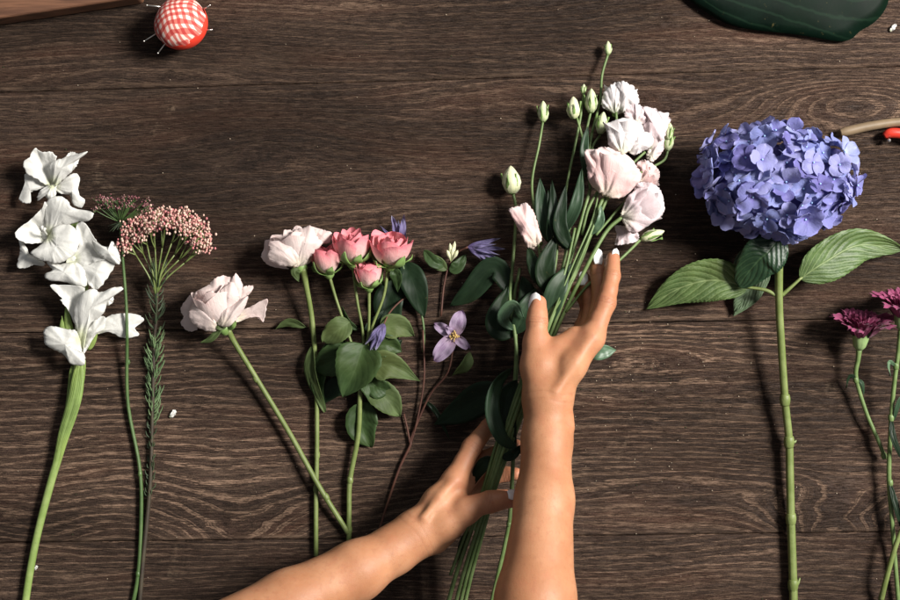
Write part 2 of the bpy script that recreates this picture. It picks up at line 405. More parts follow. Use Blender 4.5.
def skin_mat():
    N = NT('skin'); oc = N.objco()
    n1 = N.noise(oc, 22, 4, 0.6); n2 = N.noise(oc, 190, 4, 0.65); n3 = N.noise(oc, 900, 3, 0.65); n4 = N.noise(oc, 60, 3, 0.6)
    c = N.mix(N.ramp(n1, 0.3, 0.72), c4((0.355, 0.156, 0.076)), c4((0.460, 0.226, 0.120)))
    c = N.mix(N.math('MULTIPLY', N.ramp(n4, 0.48, 0.70), 0.30), c, c4((0.40, 0.145, 0.080)))
    c = N.mix(N.math('MULTIPLY', N.ramp(n2, 0.50, 0.72), 0.38), c, c4((0.29, 0.115, 0.060)))
    vo = N.n('ShaderNodeTexVoronoi'); N.l(oc, vo.inputs['Vector']); vo.inputs['Scale'].default_value = 30
    c = N.mix(N.math('MULTIPLY', N.math('SUBTRACT', 1.0, N.ramp(vo.outputs['Distance'], 0.015, 0.040)), 0.60), c, c4((0.16, 0.065, 0.035)))
    red = N.n('ShaderNodeAttribute', attribute_name='flush').outputs['Fac']
    c = N.mix(N.math('MULTIPLY', red, 0.62), c, c4((0.47, 0.165, 0.10)))
    cr = N.n('ShaderNodeAttribute', attribute_name='crease').outputs['Fac']
    c = N.mix(N.math('MULTIPLY', cr, 0.40), c, c4((0.24, 0.085, 0.045)))
    b = N.n('ShaderNodeBsdfPrincipled'); N.l(c, b.inputs['Base Color'])
    N.l(N.math('ADD', N.math('MULTIPLY', n3, 0.25), 0.38), b.inputs['Roughness'])
    b.inputs['Specular IOR Level'].default_value = 0.32
    b.inputs['Subsurface Weight'].default_value = 0.18; b.inputs['Subsurface Radius'].default_value = (1.0, 0.32, 0.16)
    b.inputs['Subsurface Scale'].default_value = 0.004
    vv = N.n('ShaderNodeTexVoronoi', feature='DISTANCE_TO_EDGE'); N.l(oc, vv.inputs['Vector']); vv.inputs['Scale'].default_value = 560
    hh = N.math('ADD', N.math('MULTIPLY', n3, 0.8), N.math('MULTIPLY', N.ramp(vv.outputs['Distance'], 0, 0.2), 0.6))
    hh = N.math('ADD', hh, N.math('MULTIPLY', n2, 1.2))
    hh = N.math('SUBTRACT', hh, N.math('MULTIPLY', cr, 4.0))
    N.l(N.bump(hh, 0.22, 0.00045), b.inputs['Normal'])
    N.l(b.outputs[0], N.out.inputs[0]); return N.m

M = {}
M['wood'] = wood_mat(); M['skin'] = skin_mat()
M['nail'] = plain('white nail varnish', (0.86, 0.83, 0.82), 0.18, 0.02, 50, 0.6, bump=0)
M['white'] = petal_mat('white gladiolus petal', (0.86, 0.85, 0.81), (0.72, 0.76, 0.46), trans=0.34, vein=0.14, basev=(0.0, 0.30), veincol=(0.72, 0.72, 0.66))
M['cream'] = petal_mat('cream rose petal', (0.78, 0.645, 0.61), (0.78, 0.70, 0.55), edge=(0.80, 0.62, 0.59), trans=0.24, vein=0.12)
M['pink'] = petal_mat('pink rose petal', (0.82, 0.34, 0.355), (0.88, 0.74, 0.66), edge=(0.80, 0.24, 0.29), trans=0.24, vein=0.3, basev=(0.10, 0.95), veincol=(0.78, 0.16, 0.22))
M['lis_white'] = petal_mat('white lisianthus petal', (0.82, 0.765, 0.76), (0.76, 0.78, 0.60), trans=0.26, vein=0.10)
M['lis_pink'] = petal_mat('pink lisianthus petal', (0.80, 0.555, 0.535), (0.80, 0.72, 0.58), edge=(0.86, 0.72, 0.70), trans=0.26, vein=0.16, veincol=(0.80, 0.50, 0.50))
M['lis_pale'] = petal_mat('pale pink lisianthus petal', (0.80, 0.655, 0.675), (0.80, 0.76, 0.62), edge=(0.84, 0.76, 0.77), trans=0.26, vein=0.14)
M['bud'] = petal_mat('pale green lisianthus bud', (0.62, 0.66, 0.42), (0.30, 0.40, 0.16), trans=0.15, vein=0.45, veincol=(0.30, 0.42, 0.15), nn=8)
M['budcream'] = petal_mat('cream green lisianthus bud', (0.72, 0.72, 0.48), (0.45, 0.52, 0.22), trans=0.18, vein=0.3, veincol=(0.55, 0.62, 0.30), nn=8)
HY = [petal_mat('hydrangea sepal '+n, a, b, edge=e, trans=0.22, vein=0.30, basev=(0.0, 0.35), veincol=vc, nn=7) for n, a, b, e, vc in (
    ('violet', (0.195, 0.200, 0.45), (0.20, 0.16, 0.50), (0.30, 0.29, 0.69), (0.155, 0.135, 0.50)),
    ('blue', (0.225, 0.255, 0.53), (0.18, 0.19, 0.48), (0.32, 0.35, 0.66), (0.18, 0.20, 0.60)),
    ('lilac', (0.275, 0.28, 0.54), (0.20, 0.18, 0.46), (0.38, 0.38, 0.68), (0.23, 0.19, 0.58)),
    ('deep', (0.145, 0.135, 0.36), (0.15, 0.11, 0.40), (0.24, 0.22, 0.60), (0.11, 0.09, 0.38)),
    ('pale', (0.29, 0.32, 0.58), (0.46, 0.52, 0.60), (0.38, 0.41, 0.64), (0.42, 0.50, 0.74)))]
M['hyc'] = plain('hydrangea floret centre', (0.34, 0.52, 0.80), 0.5, 0.2)
M['clem'] = petal_mat('clematis petal', (0.33, 0.255, 0.36), (0.34, 0.22, 0.30), edge=(0.20, 0.11, 0.22), trans=0.2, vein=0.75, basev=(0, .5), veincol=(0.20, 0.09, 0.22), nn=9)
M['clemdark'] = petal_mat('violet clematis petal', (0.120, 0.098, 0.225), (0.07, 0.04, 0.14), edge=(0.36, 0.34, 0.47), trans=0.15, vein=0.55, veincol=(0.36, 0.33, 0.46), nn=5)
M['anther'] = plain('anther', (0.55, 0.38, 0.14), 0.6, 0.3)
M['carn'] = petal_mat('carnation petal', (0.215, 0.030, 0.090), (0.10, 0.008, 0.034), edge=(0.31, 0.065, 0.15), trans=0.2, vein=0.4, veincol=(0.14, 0.01, 0.04))
M['rice'] = [plain('rice flower bobble pink', (0.52, 0.25, 0.22), 0.55, 0.2, 500), plain('rice flower bobble pale', (0.62, 0.42, 0.34), 0.55, 0.15, 500),
             plain('rice flower bobble rose', (0.48, 0.16, 0.17), 0.55, 0.2, 500)]
M['lace'] = [plain('umbel floret dusky pink', (0.24, 0.085, 0.095), 0.6, 0.3, 500), plain('umbel floret dark', (0.10, 0.035, 0.045), 0.6, 0.3, 500), plain('umbel floret pale', (0.34, 0.19, 0.18), 0.6, 0.3, 500)]
M['stem'] = stem_mat('fresh green stem', (0.120, 0.158, 0.042), (0.185, 0.225, 0.078))
M['stemdark'] = stem_mat('dark green stem', (0.055, 0.105, 0.030), (0.09, 0.15, 0.048))
M['stempale'] = stem_mat('pale green stem', (0.20, 0.29, 0.075), (0.29, 0.37, 0.13))
M['stemlis'] = stem_mat('blue green stem', (0.095, 0.150, 0.045), (0.170, 0.240, 0.090))
M['stembrown'] = stem_mat('red brown stem', (0.070, 0.026, 0.018), (0.115, 0.045, 0.026), 0.6)
M['stemrice'] = stem_mat('dark brown stem', (0.032, 0.022, 0.015), (0.060, 0.048, 0.026), 0.6)
M['calyx'] = stem_mat('green calyx', (0.15, 0.25, 0.065), (0.22, 0.33, 0.11))
M['leafrose'] = leaf_mat('rose leaf', (0.030, 0.056, 0.018), (0.075, 0.115, 0.042), 0.50, veins=6, vs=0.25, bump=0.10, spec=0.22)
M['leafpale'] = leaf_mat('grey green leaf underside', (0.068, 0.098, 0.034), (0.12, 0.155, 0.065), 0.60, veins=6, vs=0.28, bump=0.10, spec=0.2)
M['leafdark'] = leaf_mat('dark green leaf', (0.009, 0.021, 0.009), (0.020, 0.038, 0.016), 0.50, veins=6, vs=0.25, bump=0.05, spec=0.2)
M['leaflis'] = leaf_mat('blue green leaf', (0.023, 0.050, 0.024), (0.055, 0.095, 0.045), 0.50, veins=1.2, vs=0.25, long=True, bump=0.04, spec=0.3)
M['leaflispale'] = leaf_mat('pale blue green leaf', (0.085, 0.155, 0.090), (0.15, 0.23, 0.13), 0.42, veins=1.2, vs=0.3, long=True, bump=0.04)
M['leafhy'] = leaf_mat('hydrangea leaf', (0.062, 0.108, 0.030), (0.27, 0.34, 0.15), 0.50, veins=8, slant=0.95, vs=0.55, ret=0.22, bump=0.5)
M['leafhyshade'] = leaf_mat('shade-coloured hydrangea leaf', (0.012, 0.034, 0.015), (0.055, 0.10, 0.04), 0.42, veins=8, slant=0.85, vs=0.5, ret=0.1, bump=0.4)  # hydrangea leaf with the flower head's shade painted into its colour
M['leafhygrey'] = leaf_mat('grey green hydrangea leaf', (0.085, 0.130, 0.070), (0.20, 0.26, 0.15), 0.55, veins=9, slant=0.85, vs=0.5, ret=0.2, bump=0.5)
M['leafbig'] = leaf_mat('glossy deep green leaf', (0.0016, 0.0068, 0.0038), (0.012, 0.030, 0.016), 0.52, veins=5, vs=0.5, trans=0.0, spec=0.07, bump=0.06)
M['sheath'] = leaf_mat('gladiolus sheath', (0.215, 0.315, 0.085), (0.33, 0.43, 0.17), 0.45, veins=4, vs=0.5, long=True, bump=0.3, trans=0.2)
M['needle'] = stem_mat('needle leaf', (0.105, 0.170, 0.075), (0.155, 0.225, 0.105), 0.5)
M['needledark'] = stem_mat('dark needle leaf', (0.035, 0.055, 0.028), (0.06, 0.085, 0.04), 0.5)
M['carncal'] = stem_mat('carnation calyx', (0.20, 0.30, 0.115), (0.27, 0.37, 0.16))
M['pin'] = plain('pin steel', (0.72, 0.70, 0.66), 0.3, 0.1, 200, 0.5, 0.9, bump=0)
M['red'] = plain('red felt', (0.72, 0.045, 0.022), 0.6, 0.15, 900)
M['redpl'] = plain('red plastic', (0.52, 0.035, 0.02), 0.35, 0.1, 90)
M['handle'] = plain('beige worn wood', (0.185, 0.130, 0.078), 0.5, 0.45, 60)
def gingham():
    N = NT('red and white gingham cloth'); oc = N.objco(); sp = N.n('ShaderNodeSeparateXYZ'); N.l(oc, sp.inputs[0])
    def stripe(a):
        return N.ramp(N.math('SINE', N.math('MULTIPLY', a, 2*PI/0.0058)), -0.35, 0.35)
    z = N.math('MULTIPLY', N.math('SUBTRACT', N.noise(oc, 60, 2), 0.5), 0.006)
    sx = stripe(N.math('ADD', sp.outputs[0], z)); sy = stripe(N.math('ADD', sp.outputs[1], z))
    tot = N.math('MULTIPLY', N.math('ADD', sx, sy), 0.5)
    c = N.mix(N.ramp(tot, 0.0, 0.5), c4((0.84, 0.70, 0.62)), c4((0.66, 0.15, 0.12)))
    c = N.mix(N.ramp(tot, 0.5, 1.0), c, c4((0.46, 0.022, 0.022)))
    wv = N.noise(oc, 1500, 2)
    c = N.mix(N.math('MULTIPLY', wv, 0.25), c, c4((0.5, 0.2, 0.15)))
    b = N.n('ShaderNodeBsdfPrincipled'); N.l(c, b.inputs['Base Color']); b.inputs['Roughness'].default_value = 0.8
    N.l(N.bump(wv, 0.4, 0.0005), b.inputs['Normal']); N.l(b.outputs[0], N.out.inputs[0]); return N.m
M['gingham'] = gingham()
def board():
    N = NT('brown varnished wood'); oc = N.objco(); mp = N.n('ShaderNodeMapping'); mp.inputs['Scale'].default_value = (12, 180, 60)
    mp.inputs['Rotation'].default_value = (0, 0, 0); N.l(oc, mp.inputs[0])
    nz = N.noise(mp.outputs[0], 1.0, 4, 0.6, 0.6)
    c = N.mix(N.ramp(nz, 0.3, 0.7), c4((0.085, 0.038, 0.022)), c4((0.19, 0.088, 0.048)))
    b = N.n('ShaderNodeBsdfPrincipled'); N.l(c, b.inputs['Base Color']); b.inputs['Roughness'].default_value = 0.5
    N.l(N.bump(nz, 0.3, 0.001), b.inputs['Normal']); N.l(b.outputs[0], N.out.inputs[0]); return N.m
M['board'] = board()

# ---------------------------------------------------------------- the table
def vnoise(x, y, seed):
    r = np.random.RandomState(seed).rand(64, 64)
    xi = np.floor(x).astype(int); yi = np.floor(y).astype(int); fx = x-xi; fy = y-yi
    fx = fx*fx*(3-2*fx); fy = fy*fy*(3-2*fy)
    g = lambda a, b: r[a % 64, b % 64]
    return (g(xi, yi)*(1-fx)+g(xi+1, yi)*fx)*(1-fy)+(g(xi, yi+1)*(1-fx)+g(xi+1, yi+1)*fx)*fy-0.5
def fbm(x, y, seed, o=4):
    s = 0; a = 1
    for k in range(o): s = s+a*vnoise(x*2**k+k*7.1, y*2**k+k*3.7, seed+k); a *= 0.5
    return s
def build_table():
    # seams as measured: y at x=0 and y at x=900 (photo units)
    seams = [(-380, -400), (-145, -165), (92, 66), (333, 318), (543, 532), (772, 760), (1010, 998)]
    # (x, y, amplitude mm, sx, sy): figure of the wood
    feats = [
        [(300, -200, 60, 160, 60)],
        [(760, -40, 30, 160, 50), (100, 60, 18, 130, 30), (420, 20, -12, 180, 30)],
        [(560, 92, 22, 160, 30), (855, 100, 50, 85, 26), (650, 120, -14, 90, 25), (280, 135, 16, 110, 24), (80, 210, -12, 150, 40), (560, 250, 14, 200, 40)],
        [(235, 570, -48, 75, 70), (40, 545, -22, 60, 40), (130, 450, 7, 70, 30), (630, 470, 20, 95, 26), (835, 545, -64, 60, 46), (650, 350, 14, 75, 16), (150, 400, 10, 130, 30), (500, 500, 14, 90, 40)],
        [(300, 660, 60, 200, 60), (700, 640, 30, 250, 50)],
        [(300, 860, 60, 200, 60)],
    ]
    mb = MB(); grain = []; plank = []; fig = []; edg = []
    X0, X1 = -420, 1320
    for k in range(len(seams)-1):
        nx = 580; ny = 90
        xs = np.linspace(X0, X1, nx); ts = np.linspace(0, 1, ny)
        ya = lambda s: s[0]+(s[1]-s[0])*xs/900.0
        gap = 0.5
        top = ya(seams[k])+gap; bot = ya(seams[k+1])-gap
        wv = 0.8*np.sin(xs/97.0+k)+0.5*np.sin(xs/31.0+2*k)
        XX = np.tile(xs, (ny, 1)); YY = top[None, :]*(1-ts[:, None])+bot[None, :]*ts[:, None]
        F = YY+0.012*XX
        for (fx, fy, A, sx, sy) in feats[k]:
            F = F+A*np.exp(-((XX-fx)/sx)**2-((YY-fy)/sy)**2)
        F = F+(20, 13, 13, 19, 15, 20)[k]*fbm(XX/260.0+k*5, YY/60.0, 11+k*5, 3)+4*fbm(XX/70.0, YY/14.0, 40+k*5, 3)
        Z = 0.5*fbm(XX/90.0, YY/12.0, 90+k, 3)-0.6
        eb = np.minimum(ts, 1-ts)*(bot-top)[0]
        Z = Z-0.9*np.exp(-(eb[:, None]/0.9)**2)
        b = len(mb.v)
        vs = np.stack([(XX-450)/1000, (300-YY)/1000, Z/1000], -1)
        # skirt down at the seams
        e0 = vs[0].copy(); e0[:, 2] = -0.012; e1 = vs[-1].copy(); e1[:, 2] = -0.012
        vs = np.concatenate([e0[None], vs, e1[None]], 0); F = np.concatenate([F[:1], F, F[-1:]], 0)
        ny2 = ny+2
        mb.v.extend(map(tuple, vs.reshape(-1, 3))); mb.uv.extend([(0.5, 0.5)]*(nx*ny2))
        ii = np.arange(nx-1); 
        for j in range(ny2-1):
            r = b+j*nx
            mb.f.extend([(r+i, r+nx+i, r+nx+i+1, r+i+1) for i in range(nx-1)])
        mb.mi.extend([0]*((nx-1)*(ny2-1)))
        V_ = np.full(XX.shape, (.6, .44, .46, .74, .62, .6)[k]) + 0.25*fbm(XX/120.0, YY/30.0, 70+k, 3)
        for (fx, fy, A, sx, sy) in ((650, 350, .5, 110, 40), (640, 445, .35, 120, 40), (215, 490, .45, 110, 50), (838, 510, .5, 60, 35), (850, 100, .4, 80, 40), (620, 100, .25, 120, 30), (60, 520, .3, 60, 40), (100, 350, .3, 120, 40), (180, 150, -.15, 120, 60)):
            V_ = V_+A*np.exp(-((XX-fx)/sx)**2-((YY-fy)/sy)**2)
        E_ = np.exp(-((eb[:, None]-1.2+1.5*fbm(XX/40.0, YY*0, 33+k, 2))/1.6)**2)*(YY > top+30 if k != 1 else np.ones_like(YY) > 0)
        E_ = np.concatenate([E_[:1], E_, E_[-1:]], 0); edg.append(E_.ravel())
        V_ = np.concatenate([V_[:1], V_, V_[-1:]], 0); fig.append(np.clip(V_, 0, 1.2).ravel())
        grain.append(F.ravel()); plank.append(np.full(nx*ny2, float(k)))
    # slab below closes the gaps
    x0, x1, y0, y1 = -0.87, 0.87, -0.70, 0.69
    mb.raw([(x0, y0, -0.013), (x1, y0, -0.013), (x1, y1, -0.013), (x0, y1, -0.013), (x0, y0, -0.04), (x1, y0, -0.04), (x1, y1, -0.04), (x0, y1, -0.04)],
           [(0, 1, 2, 3), (7, 6, 5, 4), (0, 4, 5, 1), (1, 5, 6, 2), (2, 6, 7, 3), (3, 7, 4, 0)])
    o = mb.build('tabletop', M['wood'])
    g = np.concatenate(grain+[np.zeros(8)]).astype(np.float32); p = np.concatenate(plank+[np.zeros(8)]).astype(np.float32)
    a = o.data.attributes.new('grain', 'FLOAT', 'POINT'); a.data.foreach_set('value', g)
    a = o.data.attributes.new('figure', 'FLOAT', 'POINT'); a.data.foreach_set('value', np.concatenate(fig+[np.zeros(8)]).astype(np.float32))
    a = o.data.attributes.new('edge', 'FLOAT', 'POINT'); a.data.foreach_set('value', np.concatenate(edg+[np.zeros(8)]).astype(np.float32))
    a = o.data.attributes.new('plank', 'FLOAT', 'POINT'); a.data.foreach_set('value', p)
    tag(o, 'dark brown weathered plank tabletop that all the flowers lie on', 'table')
build_table()

# ---------------------------------------------------------------- flower builders
def sepals(F, n, L, W, z0, r0, mat, parent, out=0.6, droop=0.3, seed=0, name='sepal', up=0.8):
    rr = random.Random(seed)
    for k in range(n):
        a = 2*PI*k/n+rr.uniform(-.3, .3); mb = MB(); l = L*rr.uniform(.8, 1.15); o = out*rr.uniform(.7, 1.3)
        p0 = F.p(r0*0.5, a, z0); p1 = F.p(r0+l*o*0.6, a, z0+l*up*0.45); p2 = F.p(r0+l*o, a, z0+l*up-l*droop*o)
        nrm = F.p(0, 0, 1)-F.p(0, 0, 0)
        sheet(mb, [p0, p1, p2], W, prof=(0.45, 0.9), normal=nrm-(F.p(1, a, 0)-F.p(0, a, 0))*0.8, cup=0.3, nu=5, nv=8, base=0.5, ruffle=l*0.06, freq=1, seed=seed+k)
        mb.build(name, mat, parent, solid=0.0004)

def rose_bloom(parent, F, R, h, mat, layers, seed, sep=5, name='bloom', sepmat=None, open_=1.0, ruffle=0.0012, point=0.10, outer=True, cal=0.35, sepL=0.5):
    rr = random.Random(seed)
    cb = MB(); c = R*cal
    lathe(cb, F, [(0.0, -c*0.9), (c*0.35, -c*0.85), (c*0.72, -c*0.35), (c*0.85, c*0.1), (c*0.6, c*0.5), (0.0, c*0.55)], 12)
    head = cb.build('calyx', sepmat or M['calyx'], parent)
    # heart of the flower in one mesh, the outer petals each one its own
    ib = MB()
    for k in range(7):
        cup_petal(ib, F, k*2.4+rr.random(), 1.5, h*(0.96-0.02*k), R*(0.16+0.065*k), close=0.25, ruffle=ruffle*0.5, seed=seed+k, imb=0.12, z0=h*0.04, nu=11, nv=9)
    ib.build('petal_heart', mat, head)
    for L, (n, rk, hk, fl, A) in enumerate(layers):
        off = rr.random()*6
        for k in range(n):
            pb = MB()
            cup_petal(pb, F, off+2*PI*k/n+rr.uniform(-.2, .2), A*rr.uniform(.9, 1.1), h*hk*rr.uniform(.94, 1.06), R*rk*rr.uniform(.95, 1.05),
                      flare=fl*rr.uniform(.6, 1.4)*open_, ruffle=ruffle*rr.uniform(.5, 1.6), point=point*rr.uniform(0.3, 1.3), seed=seed+L*11+k*3.7,
                      imb=0.09, edge=rr.uniform(.18, .30))
            pb.build('petal', mat, head)
    if sep: sepals(F, sep, R*sepL, R*0.26, -c*0.1, c*0.6, sepmat or M['calyx'], head, out=0.75, droop=0.4, seed=seed)
    return head

ROSE = [(4, 0.60, 1.0, 0.03, 0.95), (4, 0.76, 0.98, 0.05, 0.95), (4, 0.88, 0.92, 0.08, 0.95)]
SPRAY = [(4, 0.60, 1.0, 0.03, 0.95), (4, 0.84, 0.98, 0.05, 0.95), (5, 1.0, 0.92, 0.09, 0.88)]
LIS = [(3, 0.50, 0.95, 0.0, 1.2), (4, 0.72, 0.98, 0.06, 1.1), (4, 0.92, 0.98, 0.10, 1.0)]

def node_ring(mb, p, r, d, seed=0):
    tube(mb, [Vector(p)-Vector(d)*r*1.2, Vector(p)-Vector(d)*r*0.4, Vector(p)+Vector(d)*r*0.4, Vector(p)+Vector(d)*r*1.2], [r*0.95, r*1.14, r*1.12, r*0.95], n=9, sides=8)

def leafpart(parent, mids, wd, mat, name='leaf', label=None, petiole=None, **kw):
    mb = MB(); kw.setdefault('ruffle', 0.0007 if 'blue green' in mat.name or 'dark green' in mat.name else 0.0016); kw.setdefault('freq', 0.9); kw.setdefault('prof', (0.72, 0.95)); kw.setdefault('nv', 22); kw.setdefault('fold', 0.38 if mat.name.startswith(('rose leaf', 'grey green leaf')) else 0.2); kw.setdefault('bump', 0.0012)
    sheet(mb, PL(*mids), wd/1000.0, **kw)
    mats = [mat]
    if petiole:
        tube(mb, PL(*petiole), 0.0011, sides=6, mi=1); mats = [mat, M['stem']]
    return mb.build(name, mats, parent, solid=0.00035, label=label)

# ---- gladiolus
def gladiolus():
    t = thing('gladiolus', 'white gladiolus with ruffled blossoms down a thick pale green stem at the left edge', 'flower', P(60, 420, 0))
    mb = MB()
    tube(mb, PL((88, 262, 12), (84, 300, 12), (79, 340, 11), (77, 372, 10), (66, 430, 8), (51, 482, 7), (38, 532, 6), (30, 572, 5), (24, 612, 5)),
         [0.0022, 0.003, 0.0035, 0.004, 0.0042, 0.0040, 0.0038, 0.0038, 0.0038], n=40, sides=12)
    mb.build('stem', M['stempale'], t)
    for mids, wd, kw in [
        (((80, 362, 14), (74, 400, 14), (62, 440, 12), (51, 486, 9)), 14, dict(prof=(0.35, 0.7), cup=-0.35, base=0.4)),
        (((73, 366, 10), (71, 384, 9), (66, 410, 8)), 7, dict(prof=(0.4, 0.8), cup=-0.3, base=0.5)),
        (((84, 360, 14), (78, 395, 12), (70, 425, 9)), 7, dict(prof=(0.4, 0.9), cup=-0.3, base=0.5))]:
        leafpart(t, mids, wd, M['sheath'], name='leaf_sheath', ruffle=0.0008, **kw)
    for mids, wd in [(((73, 345, 14), (68, 325, 16), (66, 302, 18)), 9), (((84, 305, 16), (76, 288, 16), (70, 274, 18)), 8), (((70, 240, 18), (74, 226, 22), (74, 214, 24)), 9),
                     (((88, 350, 16), (94, 338, 18), (98, 318, 20)), 6), (((66, 350, 12), (62, 330, 16), (62, 316, 18)), 6)]:
        leafpart(t, mids, wd, M['sheath'], name='bract', prof=(0.4, 0.9), cup=-0.4, ruffle=0.0005, base=0.4, nv=12)
    W = M['white']
    BL = [((52, 186, 16), [
      ([(44.5, 183.5), (32.5, 176), (25, 173.8), (24.3, 183.5), (19.8, 195.5), (19, 199.3), (24, 203), (31, 202), (30, 193), (38.5, 189.5), (44.5, 186.5)], 14, 14, 5),
      ([(56.5, 186.5), (65.5, 177.5), (74.5, 173), (79.8, 177.5), (78.3, 188), (79.8, 195.5), (85, 200), (82, 207.5), (73, 204.5), (70, 195.5), (62.5, 194), (56.5, 191.8)], 15, 16, 6),
      ([(66, 156), (72, 152), (80, 156), (76, 166), (70, 172), (62, 170)], 16, 20, 3),
      ([(46, 185), (38.5, 180.5), (28, 174.5), (23.5, 164), (29.5, 156.5), (34.7, 148.2), (41.5, 152), (50.5, 151.3), (56.5, 156.5), (55, 162), (51, 168), (51, 176), (51.3, 183.5)], 18, 32, -5, dict(crease=-3, curl=-3)),
      ([(54.3, 185), (49.8, 176), (48.3, 167), (53.5, 161), (64, 157.3), (72, 155.5), (87.3, 151.3), (83.5, 155.8), (74.5, 162.5), (71.5, 171.5), (64, 179), (56.5, 185.8)], 22, 36, 7, dict(cx=(61, 168), curl=-3)),
      ([(52, 185), (43, 188), (37.8, 194.8), (37.8, 200.8), (44.5, 196.3), (49, 200), (55, 197), (56.5, 188)], 22, 16, 4)]),
     ((48, 236, 18), [
      ([(19, 238), (27, 248), (30, 254), (44, 262), (43, 266), (34, 265), (26, 268), (17, 267), (19, 256), (20, 248)], 12, 14, 6),
      ([(45, 202), (42, 208), (30, 220), (17, 230), (16, 237), (26, 243), (40, 243), (50, 240), (54, 226), (50, 212)], 14, 34, -7, dict(crease=-3, curl=-2)),
      ([(46, 202), (58, 196), (66, 199), (74, 208), (92, 212), (90, 220), (78, 222), (68, 225), (56, 229), (48, 239), (45, 220)], 18, 38, 5, dict(cx=(60, 212), curl=-4)),
      ([(56, 226), (70, 225), (79, 236), (78, 248), (72, 256), (60, 263), (48, 262), (40, 260), (30, 253), (42, 244), (50, 234)], 26, 34, 8, dict(curl=-6))]),
     ((72, 258, 18), [
      ([(76, 228), (80, 222), (86, 224), (96, 240), (106, 250), (108, 258), (96, 262), (88, 267), (72, 268), (66, 262), (72, 254), (79, 246)], 18, 30, -4, dict(crease=-2)),
      ([(88, 265), (104, 257), (115, 262), (110, 274), (98, 289), (90, 286), (84, 278), (76, 268)], 22, 26, 6),
      ([(92, 240), (98, 244), (108, 247), (112, 241), (118, 250), (120.6, 262), (116, 264), (104, 258), (96, 252)], 28, 32, 6, dict(curl=-5)),
      ([(74, 262), (60, 264), (47, 262), (52, 270), (45, 274), (48, 280), (64, 282), (84, 287), (87, 276), (82, 266)], 26, 26, 6, dict(curl=-4))]),
     ((80, 340, 18), [
      ([(92, 328), (104, 319), (115, 314), (135, 314), (144, 320), (135, 328), (139, 335), (123, 338), (109, 332), (97, 334)], 12, 10, 4, dict(base=(92, 330))),
      ([(104, 296), (112, 292), (113, 302), (104, 306)], 16, 20, 2),
      ([(75, 324), (71, 316), (66, 307), (60, 300), (62, 298), (50, 286), (61, 285), (83, 287), (84, 294), (80, 306), (78, 318)], 18, 28, -4, dict(crease=-2, cx=(72, 298))),
      ([(83, 354), (85, 332), (93, 320), (105, 317), (104, 328), (95, 336), (89, 346)], 16, 24, 4),
      ([(75, 328), (74, 310), (81, 294), (93, 289), (101, 292), (115, 287), (123, 289), (109, 300), (105, 310), (99, 318), (89, 326), (83, 350), (78, 336)], 20, 38, 8, dict(cx=(90, 308), curl=-4)),
      ([(44, 330), (51, 326), (65, 329), (77, 332), (82, 350), (85, 356), (84, 365), (71, 364), (63, 354), (47, 346), (44, 338)], 26, 24, 7, dict(curl=-5))])]
    for bi, (hub, ps) in enumerate(BL):
        c = P(*hub); hb = MB(); F = Fr(c-Vector((0, 0, 0.010)), (0.05, 0.2, 1))
        lathe(hb, F, [(0.0, -0.003), (0.004, 0.0), (0.007, 0.004), (0.008, 0.007), (0.004, 0.009), (0.0, 0.010)], 14)
        if bi == 1:
            for k in range(2):
                q = P(42+3*k, 226+2*k, 34); tube(hb, [c, c.lerp(q, .6)+Vector((0, 0, .006)), q], [0.001, 0.0012, 0.0016], n=8, sides=6)
        h = hb.build('blossom', W, t)
        patches(h, W, hub[:2], ps, k=4+bi)
gladiolus()

# ---- wild carrot umbel
def umbel():
    t = thing('wild_carrot', 'thin green stem with a flat dark dusky pink umbel left of the rice flower', 'flower', P(130, 400, 0))
    rr = random.Random(4)
    mb = MB(); tube(mb, PL((120, 222, 26), (122, 250, 24), (126, 300, 18), (127, 335, 16), (127, 350, 11), (128, 405, 4), (140, 470, 4), (141, 526, 3), (138, 576, 3), (131, 612, 3)),
                    [0.0011, 0.0013, 0.0015, 0.0016, 0.0017, 0.0018, 0.0018, 0.002, 0.0021, 0.0021], n=44, sides=8)
    node_ring(mb, P(128, 362, 6), 0.0019, (0, 1, 0)); node_ring(mb, P(140, 474, 4), 0.002, (0, 1, 0)); node_ring(mb, P(138, 574, 3), 0.0022, (0, 1, 0))
    mb.build('stem', M['stemdark'], t)
    rb = MB(); c = P(120, 222, 26); fb = [MB() for _ in range(12)]
    for k in range(46):
        a = PI*2*k/46*1.0+rr.uniform(-.1, .1); rx = rr.uniform(0.35, 1)
        tip = P(120+33*math.cos(a)*rx, 207+rr.uniform(-7, 3)+5*(1-rx)*0-(7*(1-rx)), 30+24*math.sin(a)*rx*0.6)
        tube(rb, [c, c.lerp(tip, .5)+Vector((0, -0.001, 0)), tip], [0.0005, 0.0004, 0.0004], n=5, sides=4)
        for q in range(9):
            d = Vector((rr.gauss(0, .0021), rr.gauss(0, .0014), rr.gauss(0, .0018)))
            tube(rb, [tip-Vector((0, 0.003, 0)), tip+d], 0.00022, n=2, sides=3, cap=False)
            ball(fb[k % 12], tip+d, rr.uniform(.0006, .0011), mi=rr.choice([0, 0, 1, 1, 2]), n=5, m=3)
    rb.build('rays', M['stemdark'], t)
    for k, b in enumerate(fb): b.build('floret_cluster', M['lace'], t)
    bb = MB()
    for k in range(14):
        a = 2*PI*k/14; tip = P(120+12*math.cos(a), 226+rr.uniform(-3, 6), 24+8*math.sin(a))
        tube(bb, [c, c.lerp(tip, .5), tip], [0.0005, 0.0004, 0.0002], n=4, sides=4)
    bb.build('bracts', M['needledark'], t)
umbel()

